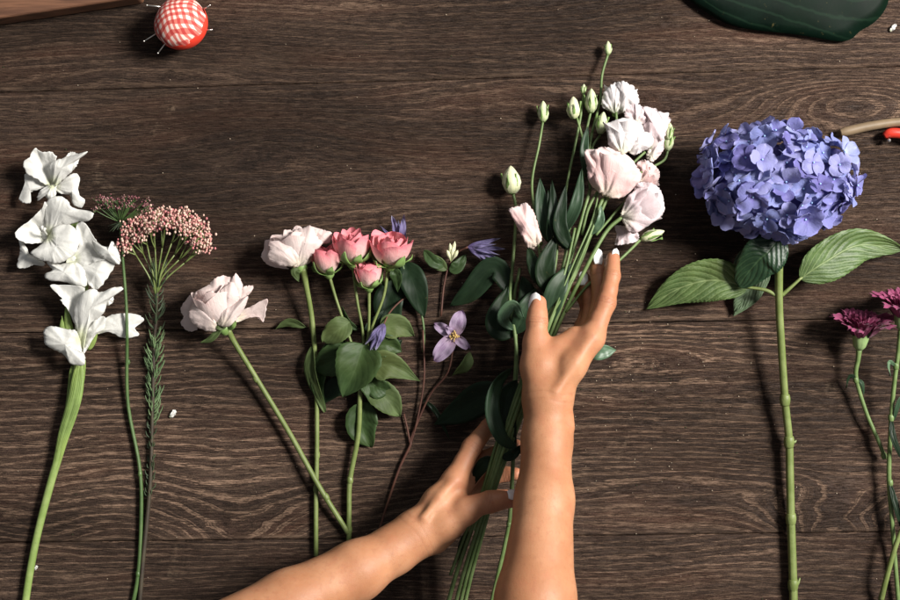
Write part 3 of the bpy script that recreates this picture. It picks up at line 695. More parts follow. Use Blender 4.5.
# ---- rice flower
def rice():
    t = thing('rice_flower', 'rice flower with a dome of tiny pink bobbles over needle leaves', 'flower', P(152, 430, 0))
    rr = random.Random(8)
    mb = MB(); tube(mb, PL((157, 292, 16), (156, 320, 11), (154, 350, 7), (152, 427, 4), (150, 487, 4), (143, 561, 3), (139, 612, 3)), [0.0017, 0.0018, 0.0019, 0.002, 0.0021, 0.0023, 0.0023], n=40, sides=8)
    mb.build('stem', M['stemrice'], t)
    cl = []; C = P(163, 246, 30)
    for k in range(16):
        a = (k+0.5)/16
        th = math.radians(-12+204*a); ph = rr.uniform(-.15, .9)
        x = 165+40*math.cos(th); y = 240-24*math.sin(th)-3+ (8 if (th < .1 or th > 3.0) else 0)
        cl.append((x, y, 24+16*math.sin(ph)*rr.uniform(.3, 1)))
    for x, y, z in [(150, 228, 40), (166, 224, 46), (182, 228, 42), (138, 236, 34), (196, 240, 36), (158, 222, 34), (174, 221, 36), (190, 231, 34), (146, 226, 32), (204, 246, 26), (128, 236, 24)]:
        cl.append((x, y, z))
    br = MB()
    cl.sort(key=lambda q: q[0]); hub = P(158, 290, 16)
    for g in range(0, len(cl), 3):
        grp = [P(*q) for q in cl[g:g+3]]; mean = sum(grp, Vector())/len(grp)
        mpt = hub.lerp(mean, rr.uniform(.50, .72)); f = P(157+rr.uniform(-1, 1), 300-rr.uniform(0, 16), 16)
        tube(br, [f, f.lerp(mpt, .5)+Vector(((hub.x-mean.x)*.10, -0.001, 0)), mpt], [0.0010, 0.0009, 0.0007], n=8, sides=5)
        for tip in grp:
            tube(br, [mpt, mpt.lerp(tip, .5)+Vector((rr.uniform(-.002, .002), -0.001, 0)), tip], [0.0007, 0.0006, 0.0005], n=6, sides=5)
            for q in range(3):
                e = tip+Vector((rr.uniform(-.006, .006), rr.uniform(-.001, .005), rr.uniform(-.003, .004))); m_ = mpt.lerp(tip, .6)
                tube(br, [m_, m_.lerp(e, .5)+Vector((0, -.0008, 0)), e], 0.0004, n=4, sides=4)
    for (x, y, z) in cl:
        tip = P(x, y, z)
        b = MB()
        for q in range(46):
            d = Vector((rr.gauss(0, .0040), rr.gauss(0, .0034), rr.gauss(0, .0035)))
            ball(b, tip+d, rr.uniform(.0008, .0014), mi=rr.choice([0, 0, 1, 1, 1, 2]), sq=(1, 1.25, 1), n=6, m=4)
        b.build('bobble_cluster', M['rice'], t)
    br.build('branches', M['stem'], t)
    for nm, y0, y1, cnt, L, mat in (('needle_leaves', 266, 345, 42, 17, 'needledark'), ('needle_leaves', 338, 425, 120, 15, 'needle'), ('needle_leaves', 418, 500, 46, 8, 'needledark')):
        nb = MB()
        for k in range(cnt):
            y = rr.uniform(y0, y1); xc = 157-(y-290)*0.034 if y > 290 else 157; zc = max(4, 16-(y-292)*0.15)
            a = rr.uniform(0, 2*PI); l = L*rr.uniform(.6, 1.25)
            s = math.cos(a); b0 = P(xc, y, zc); tp = P(xc+s*l*0.62, y-l*0.85, max(1.5, zc+math.sin(a)*l*0.55))
            m = b0.lerp(tp, .55)+Vector((s*0.0015, -0.001, 0))
            tube(nb, [b0, m, tp], [0.0006, 0.0007, 0.0002], n=5, sides=4, cap=False)
        nb.build(nm, M[mat], t)
rice()

# ---- cream roses
def rose_a():
    t = thing('rose', 'cream rose lying alone, its stem slanting down to the right over another stem', 'flower', P(285, 420, 0), 'cream roses lying flat')
    mb = MB(); pts = [(228, 330, 26), (236, 345, 20), (258, 381, 12), (290, 434, 10), (320, 488, 11), (348, 533, 5)]
    tube(mb, PL(*pts), [0.0030, 0.0027, 0.0025, 0.0025, 0.0026, 0.0026], n=40, sides=10)
    d = Vector((0.5, -0.85, 0)); node_ring(mb, P(256, 379, 12), 0.0027, d); node_ring(mb, P(326, 497, 10), 0.0028, d)
    mb.build('stem', M['stem'], t)
    F = Fr(P(224, 328, 26), (-0.26, 0.90, 0.16), 0.6)
    h = rose_bloom(t, F, 0.0240, 0.040, M['cream'], ROSE, 3, sep=0, point=.06)
    patches(h, M['cream'], (222, 328), [
      ([(180.7, 309), (186, 300), (190.6, 294.7), (195, 295.5), (196, 304), (195, 316), (197.7, 328.7), (187.7, 331), (180.7, 323), (183.5, 317.4)], 22, 20, 4),
      ([(228, 322), (236, 313), (248.7, 307.5), (254, 304.7), (267, 299), (266, 310), (263.5, 321.7), (259.3, 317.4), (250, 317.4), (238, 322)], 18, 24, -3, dict(base=(236, 318))),
      ([(236, 296), (240, 290), (246, 286), (253, 286), (252, 291), (247, 296), (241, 300)], 24, 26, 3),
      ([(195, 293), (207.6, 285.5), (214.7, 278.5), (223, 275.6), (231.7, 279), (226, 292), (214, 300), (198, 304)], 34, 36, 5),
      ([(226, 286), (231, 280.6), (236, 273.5), (241.6, 282), (242.3, 289), (239.5, 301), (230, 304)], 36, 38, 4),
      ([(217.5, 293), (231.7, 282), (237.3, 289), (239.5, 299), (236, 306), (221, 313), (218, 300.4)], 40, 45, 6, dict(curl=-2)),
      ([(190, 309), (196, 299), (212, 290.5), (216, 297.6), (221, 310), (222, 321.7), (214, 331.6), (200.5, 328.7), (190.6, 321.7), (188.5, 313)], 36, 40, 12, dict(curl=-3)),
      ([(217.5, 324.5), (219, 316), (221.7, 310), (234.5, 303), (247, 296), (247, 302), (241.6, 313), (234.5, 321.6), (227.4, 327)], 42, 46, 7, dict(curl=-3))], k=3)
    leafpart(t, ((222, 326, 30), (212, 338, 30), (201, 343, 26)), 7, M['leafpale'], name='sepal', nv=12, prof=(0.5, 0.9))
    leafpart(t, ((226, 326, 32), (219, 327, 38), (217, 322, 40)), 6, M['leafpale'], name='sepal', nv=12, prof=(0.5, 0.9))
    leafpart(t, ((228, 328, 30), (232, 324, 36), (235, 318, 38)), 9, M['calyx'], name='sepal', nv=12, prof=(0.5, 0.9))
rose_a()
def rose_b():
    t = thing('rose', 'cream rose on an upright stem beside the small pink roses', 'flower', P(315, 440, 0), 'cream roses lying flat')
    mb = MB(); pts = [(303, 268, 26), (306, 285, 20), (312, 320, 12), (316, 372, 6), (317, 440, 5), (316, 500, 4), (316, 556, 4)]
    tube(mb, PL(*pts), [0.0040, 0.0028, 0.0026, 0.0023, 0.0023, 0.0024, 0.0024], n=44, sides=10)
    for y, x in ((325, 312), (455, 317), (489, 316)): node_ring(mb, P(x, y, 7 if y < 400 else 4), 0.0026, (0, 1, 0))
    mb.build('stem', M['stem'], t)
    F = Fr(P(301, 267, 24), (-0.20, 0.92, 0.14), 1.9)
    h = rose_bloom(t, F, 0.0235, 0.034, M['cream'], ROSE, 21, sep=0, point=.05)
    patches(h, M['cream'], (300, 268), [
      ([(265, 240.7), (271, 241.3), (272, 257), (278, 264), (289, 269), (270, 265.8), (261.4, 257), (263.8, 248.8)], 22, 20, 3, dict(cx=(268, 256))),
      ([(292.3, 230), (297, 225.5), (302.8, 229), (304, 238), (293, 240)], 26, 28, 3),
      ([(271.3, 235.4), (283.6, 234.3), (284, 230), (292.3, 231.3), (294, 243), (272, 245)], 30, 32, 4),
      ([(310, 228), (316.8, 227.8), (324, 230), (332, 233.7), (329.7, 241.8), (322.7, 244), (314, 244)], 26, 30, 4),
      ([(290, 244), (293.5, 231.3), (302, 228), (311, 226), (318, 237), (322.7, 242.4), (313.3, 253.5), (303, 262.5), (293.5, 267)], 38, 42, 11, dict(curl=-3)),
      ([(269, 241.8), (284, 240.5), (300, 239), (305, 250), (302.5, 258), (290, 267), (272.5, 263.5), (267.3, 257), (268.6, 250)], 40, 43, 10, dict(curl=-3))], k=3)
    leafpart(t, ((300, 268, 28), (295, 272, 30), (299, 281, 26)), 9, M['leafpale'], name='sepal', nv=12)
    leafpart(t, ((306, 327, 8), (290, 322, 7), (275, 329, 4)), 9, M['leafpale'], name='leaf', nv=16, roll=0.5)
    leafpart(t, ((312, 346, 8), (312, 375, 12), (325, 412, 6)), 15, M['leafpale'], name='leaf', roll=-0.5)
rose_b()

# ---- spray rose with four pink blooms
def spray():
    t = thing('spray_rose', 'spray rose with four small pink blooms and broad leaves on one stem', 'flower', P(358, 420, 0))
    mb = MB()
    tube(mb, PL((361, 372, 16), (360, 395, 13), (358, 436, 9), (350, 480, 6), (349, 512, 5), (349, 544, 4)), [0.0023, 0.0025, 0.0026, 0.0026, 0.0026, 0.0026], n=36, sides=10)
    node_ring(mb, P(350, 480, 6), 0.0028, (0, 1, 0)); node_ring(mb, P(349, 530, 4), 0.0028, (0, 1, 0))
    st = mb.build('stem', M['stem'], t)
    bl = [((329, 273, 26), (-0.12, 0.95, 0.22), 0.0140, 0.026, [(329, 275, 26), (338, 305, 22), (352, 345, 20), (361, 374, 16)], 31),
          ((353, 262, 30), (-0.05, 0.95, 0.28), 0.0172, 0.029, [(353, 265, 29), (357, 300, 26), (363, 335, 22), (362, 374, 16)], 47),
          ((369, 287, 34), (-0.10, 0.95, 0.25), 0.0125, 0.023, [(369, 289, 33), (369, 320, 28), (367, 350, 22), (362, 374, 16)], 52),
          ((390, 264, 28), (0.05, 0.92, 0.38), 0.0190, 0.029, [(388, 266, 27), (384, 295, 24), (374, 322, 22), (364, 350, 20), (362, 374, 16)], 64)]
    for (o, ax, R, h, sp, sd) in bl:
        b = MB(); tube(b, PL(*sp), [0.0017, 0.0014, 0.0014, 0.0015], n=24, sides=8); b.build('stalk', M['stem'], t)
        F_ = Fr(P(*o), ax, 0.25)
        for k in range(6):
            a = 2*PI*k/6+0.3*math.sin(sd+k); pb = MB(); l = 0.85+0.25*math.sin(sd*2+k*3)
            n_ = (F_.p(1, a, 0)-F_.o)
            sheet(pb, [F_.p(R*.30, a, -R*.12), F_.p(R*.88, a+.06, h*.10), F_.p(R*1.10, a+.1, h*.30*l), F_.p(R*1.16, a+.22, h*.52*l)], R*.62, prof=(.4, .9), normal=n_, cup=-.2, nu=7, nv=12, base=.7, ruffle=.0004, freq=1, seed=k)
            pb.build('sepal', M['calyx'], t, solid=.0003)
        rose_bloom(t, Fr(P(*o), ax, sd), R, h, M['pink'], SPRAY, sd, sep=0, ruffle=0.0011, point=0.08, cal=0.5, sepL=0.95)
    L = [(((350, 322, 20), (338, 330, 24), (323, 342, 18)), 25, 'leafpale', dict(prof=(.6, .7))),
         (((352, 352, 14), (334, 360, 14), (312, 372, 8)), 34, 'leafrose', {}),
         (((364, 344, 26), (356, 368, 30), (343, 397, 22)), 48, 'leafrose', dict(prof=(.5, 1.0), fold=.5)),
         (((372, 366, 20), (392, 366, 22), (420, 381, 12)), 32, 'leafpale', dict(prof=(.5, 1.3), fold=.5)),
         (((380, 330, 24), (398, 326, 22), (414, 336, 14)), 26, 'leafpale', dict(prof=(.5, 1.0))),
         (((366, 385, 12), (385, 398, 14), (400, 417, 8)), 30, 'leafpale', dict(roll=.2)),
         (((368, 402, 9), (362, 425, 6), (372, 448, 4)), 34, 'leafrose', dict(prof=(.6, .9))),
         (((355, 345, 14), (330, 350, 10), (318, 385, 8), (326, 412, 4)), 16, 'leafrose', {}),
         (((366, 380, 14), (380, 388, 16), (392, 392, 12)), 22, 'leafrose', dict(roll=-.2)),
         (((370, 352, 22), (386, 345, 22), (402, 352, 16)), 24, 'leafrose', {}),
         (((392, 268, 30), (396, 276, 28), (398, 292, 20)), 12, 'leafrose', {}),
         (((364, 360, 10), (384, 352, 12), (402, 340, 8)), 22, 'leafdark', {}),
         (((352, 380, 8), (334, 388, 7), (322, 404, 4)), 20, 'leafdark', {}),
         (((362, 376, 14), (372, 392, 16), (374, 410, 12)), 20, 'leafrose', dict(prof=(.5, 1.1), roll=.3)),
         (((358, 330, 18), (348, 322, 18), (342, 306, 14)), 8, 'leafrose', dict(roll=.4)),
         (((364, 330, 20), (374, 322, 18), (384, 310, 14)), 9, 'leafdark', {}),
         (((383, 268, 26), (380, 276, 24), (384, 286, 20)), 6, 'leafpale', {})]
    for k, (m, wd, mt, kw) in enumerate(L):
        leafpart(t, m, wd, M[mt], seed=k*2.2, saw=0.06, nsaw=9, **kw)
spray()

# ---- clematis
def tepals(t, base, tips, wd, mat, seed=0, lift=4, prof=(0.6, 0.7), cup=0.3, w2=None):
    for k, tp in enumerate(tips):
        pb = MB(); a = P(*base); b = P(*tp)
        sheet(pb, [a, a.lerp(b, .5)+Vector((0, 0, lift/1000)), b], (w2[k] if w2 else wd)/1000, prof=prof, cup=cup, ruffle=0.0022, freq=1.8, seed=seed+k*1.7, nu=13, nv=18, base=.3, bump=0.0008)
        pb.build('petal', mat, t)
def clematis():
    t = thing('clematis', 'open mauve clematis bloom with yellow stamens beside the pink roses', 'flower', P(450, 350, 0), 'clematis sprigs')
    tepals(t, (454, 336, 14), [(462, 310, 16), (434, 323, 12), (434, 361, 14), (469, 348, 10), (446, 326, 20)], 20, M['clem'], w2=[16, 11, 17, 10, 7])
    ab = MB(); rr = random.Random(5); c = P(454, 336, 15)
    for k in range(36):
        a = rr.uniform(0, 2*PI); e = c+Vector((math.cos(a)*.006*rr.random(), math.sin(a)*.006*rr.random(), rr.uniform(.003, .008)))
        tube(ab, [c, e], [0.0003, 0.0006], n=3, sides=4)
    ab.build('stamens', M['anther'], t)
    sb = MB(); tube(sb, PL((454, 340, 10), (448, 372, 8), (430, 395, 4), (412, 436, 3), (410, 446, 3), (398, 472, 3), (380, 527, 3), (374, 548, 3)), [0.001, 0.001, 0.0011, 0.0013, 0.0015, 0.0014, 0.0013, 0.0013], n=36, sides=6)
    tube(sb, PL((404, 414, 3), (408, 432, 3), (410, 444, 3)), 0.001, n=8, sides=6)
    tube(sb, PL((423, 330, 8), (424, 380, 6), (416, 425, 4), (410, 446, 3)), 0.001, n=16, sides=6)
    sb.build('stem', M['stembrown'], t)
    leafpart(t, ((470, 352, 5), (464, 366, 9), (452, 376, 4)), 13, M['leafpale'], roll=.6, seed=2)
    leafpart(t, ((424, 400, 3), (436, 412, 5), (450, 440, 4)), 5, M['leafdark'], seed=4)
    # second sprig: violet star half hidden behind the fourth pink rose
    t = thing('clematis', 'slim violet clematis petals sticking up behind the rightmost pink rose', 'flower', P(400, 300, 0), 'clematis sprigs')
    tepals(t, (402, 247, 10), [(392, 216, 12), (404, 214, 16), (379, 225, 10), (398, 220, 8)], 7, M['clemdark'], seed=5, prof=(.5, .8), w2=[8, 7, 3, 6])
    sb = MB(); tube(sb, PL((402, 250, 10), (404, 270, 9), (418, 300, 6), (424, 330, 5), (423, 352, 4)), 0.0012, n=20, sides=6); sb.build('stem', M['stemdark'], t)
    leafpart(t, ((404, 262, 8), (414, 284, 12), (424, 318, 6)), 27, M['leafdark'], seed=3)
    leafpart(t, ((398, 280, 4), (388, 305, 6), (398, 340, 4)), 30, M['leafdark'], seed=6)
    leafpart(t, ((424, 250, 8), (434, 262, 12), (446, 266, 6)), 12, M['leafrose'], seed=7)
    # third: closed purple one among the rose leaves
    t = thing('clematis', 'closed striped purple clematis bloom tucked among the rose leaves', 'flower', P(376, 340, 0), 'clematis sprigs')
    tepals(t, (384, 324, 34), [(370, 352, 30), (376, 350, 33), (366, 344, 29), (380, 344, 32)], 7, M['clemdark'], seed=9, prof=(.5, .7), cup=-0.4)
    sb = MB(); tube(sb, PL((384, 324, 33), (390, 312, 22), (402, 300, 10), (412, 296, 3), (420, 306, 2)), 0.0009, n=14, sides=6); sb.build('stem', M['stembrown'], t)
    # fourth: green bud with two leaves and a star opening right
    t = thing('clematis', 'half open violet and white clematis star pointing right towards the bouquet', 'flower', P(470, 260, 0), 'clematis sprigs')
    tepals(t, (468, 247, 16), [(501, 238, 18), (506, 249, 14), (503, 261, 10), (494, 266, 8), (497, 244, 22), (500, 255, 20)], 8, M['clemdark'], seed=12, prof=(.4, .9), lift=3, cup=-0.3, w2=[5.5, 6, 5.5, 5, 4, 4])
    sb = MB(); tube(sb, PL((468, 247, 16), (458, 252, 10), (450, 262, 6), (444, 285, 3), (441, 316, 3)), [0.0012, 0.001, 0.001, 0.001, 0.001], n=18, sides=6); sb.build('stem', M['stembrown'], t)
    bb = MB()
    for k, (x, y) in enumerate(((450, 243), (455, 241), (447, 250), (458, 250), (453, 247))):
        F = Fr(P(451, 262, 8), P(x, y, 16)-P(451, 262, 8)); L = (P(x, y, 16)-P(451, 262, 8)).length
        lathe(bb, F, [(0, 0), (0.0008, L*.3), (0.0022, L*.6), (0.0016, L*.85), (0, L)], 8)
    bb.build('bud', M['budcream'], t)
    leafpart(t, ((447, 270, 7), (436, 262, 9), (423, 254, 6)), 13, M['leafpale'], seed=3, petiole=None)
    leafpart(t, ((449, 271, 6), (458, 266, 7), (466, 254, 6)), 13, M['leafrose'], seed=8)
clematis()

# ---- hydrangea
def hydrangea():
    t = thing('hydrangea', 'large violet blue hydrangea head on a long green stem with ribbed leaves', 'flower', P(785, 450, 0))
    mb = MB(); pts = [(777, 205, 48), (779, 240, 42), (779, 300, 31), (781, 340, 25), (785, 400, 17), (789, 440, 12), (790, 480, 10), (791, 520, 8), (793, 580, 7), (794, 625, 6)]
    tube(mb, PL(*pts), [0.0040, 0.0040, 0.0037, 0.0037, 0.0037, 0.0038, 0.0039, 0.0040, 0.0041, 0.0041], n=60, sides=14)
    for (x, y, z) in ((785, 400, 17), (789, 442, 12), (791, 519, 8), (793, 585, 7)):
        node_ring(mb, P(x, y, z), 0.0047, (0.03, -1, -.1))
        if y > 570: tube(mb, PL((x+2, y+1, z), (x+5, y-2, z+1), (x+7, y-7, z+1)), [0.0022, 0.0016, 0.0006], n=6, sides=6)
        if 430 < y < 450: tube(mb, PL((x+2, y, z), (x+6, y, z+1), (x+7, y-2, z+1)), [0.002, 0.0013, 0.0006], n=6, sides=6)
    tube(mb, PL((781, 296, 31), (790, 288, 32), (802, 277, 33)), [0.0022, 0.0018, 0.0014], n=10, sides=8)
    tube(mb, PL((777, 296, 31), (765, 290, 30), (745, 287, 28)), [0.0022, 0.0018, 0.0014], n=10, sides=8)
    mb.build('stem', M['stem'], t)
    def hl(m, wd, mt, lab=None, **kw):
        kw.setdefault('ruffle', 0.0022)
        leafpart(t, m, wd, M[mt], saw=0.05, nsaw=22, nv=67, nu=11, label=lab, **kw)
    hl(((748, 288, 28), (715, 280, 24), (680, 288, 16), (646, 309, 4)), 43, 'leafhy', 'pale ribbed leaf pointing left', prof=(.62, 1.0), fold=0.2, seed=1)
    hl(((800, 279, 33), (825, 262, 34), (860, 245, 26), (905, 250, 14)), 42, 'leafhy', 'pale ribbed leaf pointing right', prof=(.62, .9), fold=0.2, roll=-.15, seed=5)
    hl(((781, 236, 46), (768, 252, 50), (757, 262, 46), (738, 286, 34)), 42, 'leafhyshade', 'leaf under the flower head, coloured dark for its shade', prof=(.45, .55), seed=3, fold=.1)
    hl(((742, 250, 14), (745, 275, 12), (752, 290, 10), (733, 316, 4)), 28, 'leafhygrey', seed=7, fold=.1)
    hl(((770, 272, 14), (755, 285, 12), (742, 300, 8), (734, 312, 5)), 22, 'leafhygrey', seed=9, fold=.1)
    # florets
    rr = random.Random(12)
    C = P(775, 186, 50); rx, ry, rz = 0.075, 0.050, 0.046
    bb = MB()
    rows = []; uvs = []
    for j in range(13):
        b = PI*j/12-PI/2
        rows.append([(C.x+rx*.80*math.cos(b)*math.cos(2*PI*k/24), C.y+ry*.80*math.cos(b)*math.sin(2*PI*k/24), C.z+rz*.80*math.sin(b)) for k in range(24)]); uvs.append([(k/24, .2) for k in range(24)])
    bb.grid(rows, uvs, close=True)
    bb.build('gap_shade_core', HY[3], t)  # added dark filler, its colour stands for shade between the florets
    def floret(mb, c, nrm, s, spin, seed, mi):
        F = Fr(c, nrm, spin); r2 = random.Random(seed)
        for k in range(4):
            a = PI/2*k+r2.uniform(-.12, .12); L = s*r2.uniform(.88, 1.12); up = r2.uniform(-.15, .55)*L
            p0 = F.p(0.0, a, 0.0); p1 = F.p(L*.5, a, L*.10+up*.25+(k % 2)*0.0005); p2 = F.p(L, a, up)
            sheet(mb, [p0, p1, p2], L*1.10, prof=(0.85, 0.60), normal=F.z, cup=r2.uniform(-.12, .3), fold=r2.uniform(-.05, .25), ruffle=0.0012, freq=1, seed=seed+k, nu=7, nv=8, mi=mi, base=.15)
        ball(mb, F.p(0, 0, 0.0012), 0.0011, mi=5, n=6, m=4)
    pts = []
    n = 200; ga = PI*(3-math.sqrt(5))
    for i in range(n):
        z = 1-2*(i+.5)/n; r = math.sqrt(1-z*z); a = i*ga
        d = Vector((r*math.cos(a), r*math.sin(a), z))
        if z < -0.55: continue
        pts.append((z, d))
    pts.sort(key=lambda q: -q[0])
    allm = HY+[M['hyc']]
    under = MB()
    for i, (z, d) in enumerate(pts):
        d = (d+Vector((rr.gauss(0, .06), rr.gauss(0, .06), rr.gauss(0, .06)))).normalized()
        lump = 1+0.12*mn.noise(d*2.3+Vector((3, 1, 7)))
        e = rr.uniform(.84, 1.04)*lump
        # head is flatter at its stem side (towards -y)
        yy = ry*(1.12 if d.y > 0 else 1.0)
        if d.y < 0: e *= 1-0.16*min(1, abs(d.y)*abs(d.x)*2.4)*(1.0 if d.x < 0 else .55)
        c = C+Vector((d.x*rx*e, d.y*yy*e, d.z*rz*e))
        nr = (Vector((d.x/rx, d.y/yy, d.z/rz)).normalized()+Vector((rr.gauss(0, .42), rr.gauss(0, .42), rr.gauss(0, .3)))).normalized()
        s = rr.uniform(.0100, .0165); sp = rr.uniform(0, PI/2)
        mi = rr.choices([0, 1, 2, 3, 4], [4, 4, 4, 2.4, 0.6])[0]
        if i < 100:
            fb = MB(); floret(fb, c, nr, s, sp, i*13, mi); fb.build('floret', allm, t)
        else: floret(under, c, nr, s, sp, i*13, mi)
    u = under.build('florets', allm, t); u['kind'] = 'stuff'
hydrangea()

# ---- carnations
def carn_head(t, o, ax, R, h, seed):
    F = Fr(P(*o), ax, seed); cb = MB()
    lathe(cb, F, [(0, -0.001), (0.003, 0.0), (0.0062, 0.004), (0.0078, 0.011), (0.0082, 0.017), (0.0088, 0.022), (0.006, 0.020), (0, 0.015)], 16, lobes=5, lob=.04)
    for k in range(5):
        a = 2*PI*k/5; sheet(cb, [F.p(.0080, a, .017), F.p(.0095, a, .022), F.p(.0115, a, .026)], .007, prof=(.3, .9), normal=F.x*math.cos(a)+F.y*math.sin(a), nu=5, nv=6, base=.9)
    cx = cb.build('calyx', M['carncal'], t)
    rr = random.Random(seed)
    for k in range(30):
        pb = MB(); a = k*2.4; rk = 0.35+0.65*((k % 11)/10.0)
        cup_petal(pb, F, a, 0.55/(0.4+rk), h*rr.uniform(.75, 1.0), R*rk*0.72, R0=.004, flare=0.75*rk+.25, ruffle=0.0022, rf=8, frill=.07, seed=seed+k*1.3, z0=.013, nu=27, nv=12, edge=.12)
        pb.build('petal', M['carn'], cx)
def carnations():
    t = thing('carnation', 'dark magenta carnation with a green calyx on a jointed stem, left of its twin', 'flower', P(880, 440, 0), 'carnations at the right edge')
    carn_head(t, (859, 350, 20), (0.04, .93, .30), 0.0255, 0.027, 3)
    mb = MB(); tube(mb, PL((859, 350, 20), (858, 360, 18), (856, 378, 15), (866, 412, 11), (878, 440, 9), (885, 458, 8)), [0.003, 0.0024, 0.0022, 0.002, 0.002, 0.0018], n=30, sides=9)
    for p in ((856, 380, 15), (884, 456, 8)): node_ring(mb, P(*p), 0.0025, (.25, -.95, 0))
    mb.build('stem', M['stemlis'], t)
    leafpart(t, ((857, 379, 16), (850, 376, 17), (846, 388, 13)), 4, M['leafdark'], roll=.5, nv=12)
    leafpart(t, ((857, 379, 15), (862, 384, 16), (864, 396, 12)), 4, M['leaflis'], nv=12)
    t = thing('carnation', 'dark magenta carnation cut by the right edge, higher than its twin', 'flower', P(895, 440, 0), 'carnations at the right edge')
    carn_head(t, (901, 330, 32), (0.0, .93, .30), 0.0255, 0.027, 9)
    mb = MB(); tube(mb, PL((901, 330, 32), (898, 355, 28), (893, 395, 22), (890, 440, 17), (889, 480, 13), (892, 520, 12), (895, 560, 8), (899, 610, 6)), [0.003, 0.0022, 0.0022, 0.0022, 0.0024, 0.0022, 0.0022, 0.0022], n=40, sides=9)
    for p in ((896, 366, 26), (891, 418, 20), (890, 533-50, 13)): node_ring(mb, P(*p), 0.0027, (.05, -1, 0))
    mb.build('stem', M['stemlis'], t)
    leafpart(t, ((896, 366, 27), (889, 362, 30), (890, 376, 28)), 4, M['leaflispale'], roll=.5, nv=12)
    leafpart(t, ((891, 418, 20), (894, 440, 26), (908, 470, 20)), 6, M['leafdark'], nv=16)
    leafpart(t, ((893, 422, 20), (900, 400, 26), (912, 390, 24)), 5, M['leaflis'], nv=16)
    leafpart(t, ((889, 480, 14), (897, 510, 18), (906, 540, 12)), 6, M['leafdark'], nv=16)
    t = thing('cut_stem', 'short green cut stem crossing the carnation stems in the lower right corner', 'stem', P(890, 570, 0))
    mb = MB(); tube(mb, PL((908, 515, 20), (896, 545, 20), (886, 580, 16), (881, 600, 8)), [0.0023, 0.0025, 0.0027, 0.003], n=24, sides=9); mb.build('stem', M['stem'], t)
    leafpart(t, ((907, 520, 22), (903, 500, 20), (912, 482, 16)), 5, M['leafdark'], nv=12)
carnations()

# ---- lisianthus bouquet held in the hands
LG = 'lisianthus stems gathered in the two hands'
def lis_bud(t, o, ax, L, R, mat, seed=0):
    F = Fr(P(*o), ax, seed); b = MB()
    lathe(b, F, [(0, 0), (R*.45, L*.03), (R*.8, L*.18), (R, L*.40), (R*.85, L*.62), (R*.5, L*.84), (R*.22, L*.95), (0, L)], 14, lobes=5, lob=.10, tw=1.6)
    h = b.build('bud', mat, t)
    sepals(F, 5, L*.75, R*.55, 0, R*.7, M['calyx'], h, out=.12, droop=0, seed=seed, up=1.0)
def lis_flower(t, o, ax, R, h, mat, seed, op=1.0, inner=True):
    F = Fr(P(*o), ax, seed); b = MB()
    lathe(b, F, [(0, -0.004), (0.0022, -0.003), (0.0034, 0.001), (0.003, 0.004), (0, 0.005)], 10)
    hd = b.build('calyx', M['calyx'], t)
    rr = random.Random(seed)
    for L, (n, rk, hk, fl, A) in enumerate(LIS):
        for k in range(n):
            pb = MB()
            cup_petal(pb, F, 2*PI*k/n+L*.6+rr.uniform(-.2, .2), A, h*hk*rr.uniform(.9, 1.08), R*rk, flare=fl*op*rr.uniform(.3, 1.6), ruffle=0.0024*rr.uniform(.5, 1.4), rf=5,
                      seed=seed+L*9+k*3.1, imb=.10, edge=.2, nu=17, nv=13)
            pb.build('petal', mat, hd)
    sepals(F, 5, h*.42, 0.0028, 0, 0.003, M['calyx'], hd, out=.55, droop=.1, seed=seed, up=.8)
    return hd
def path(t, pts, r=0.0016, mat='stemlis', name='stem', n=None, r2=None):
    b = MB(); tube(b, PL(*pts), [r, r2 or r], n=n or 6*len(pts), sides=8); return b.build(name, M[mat], t)

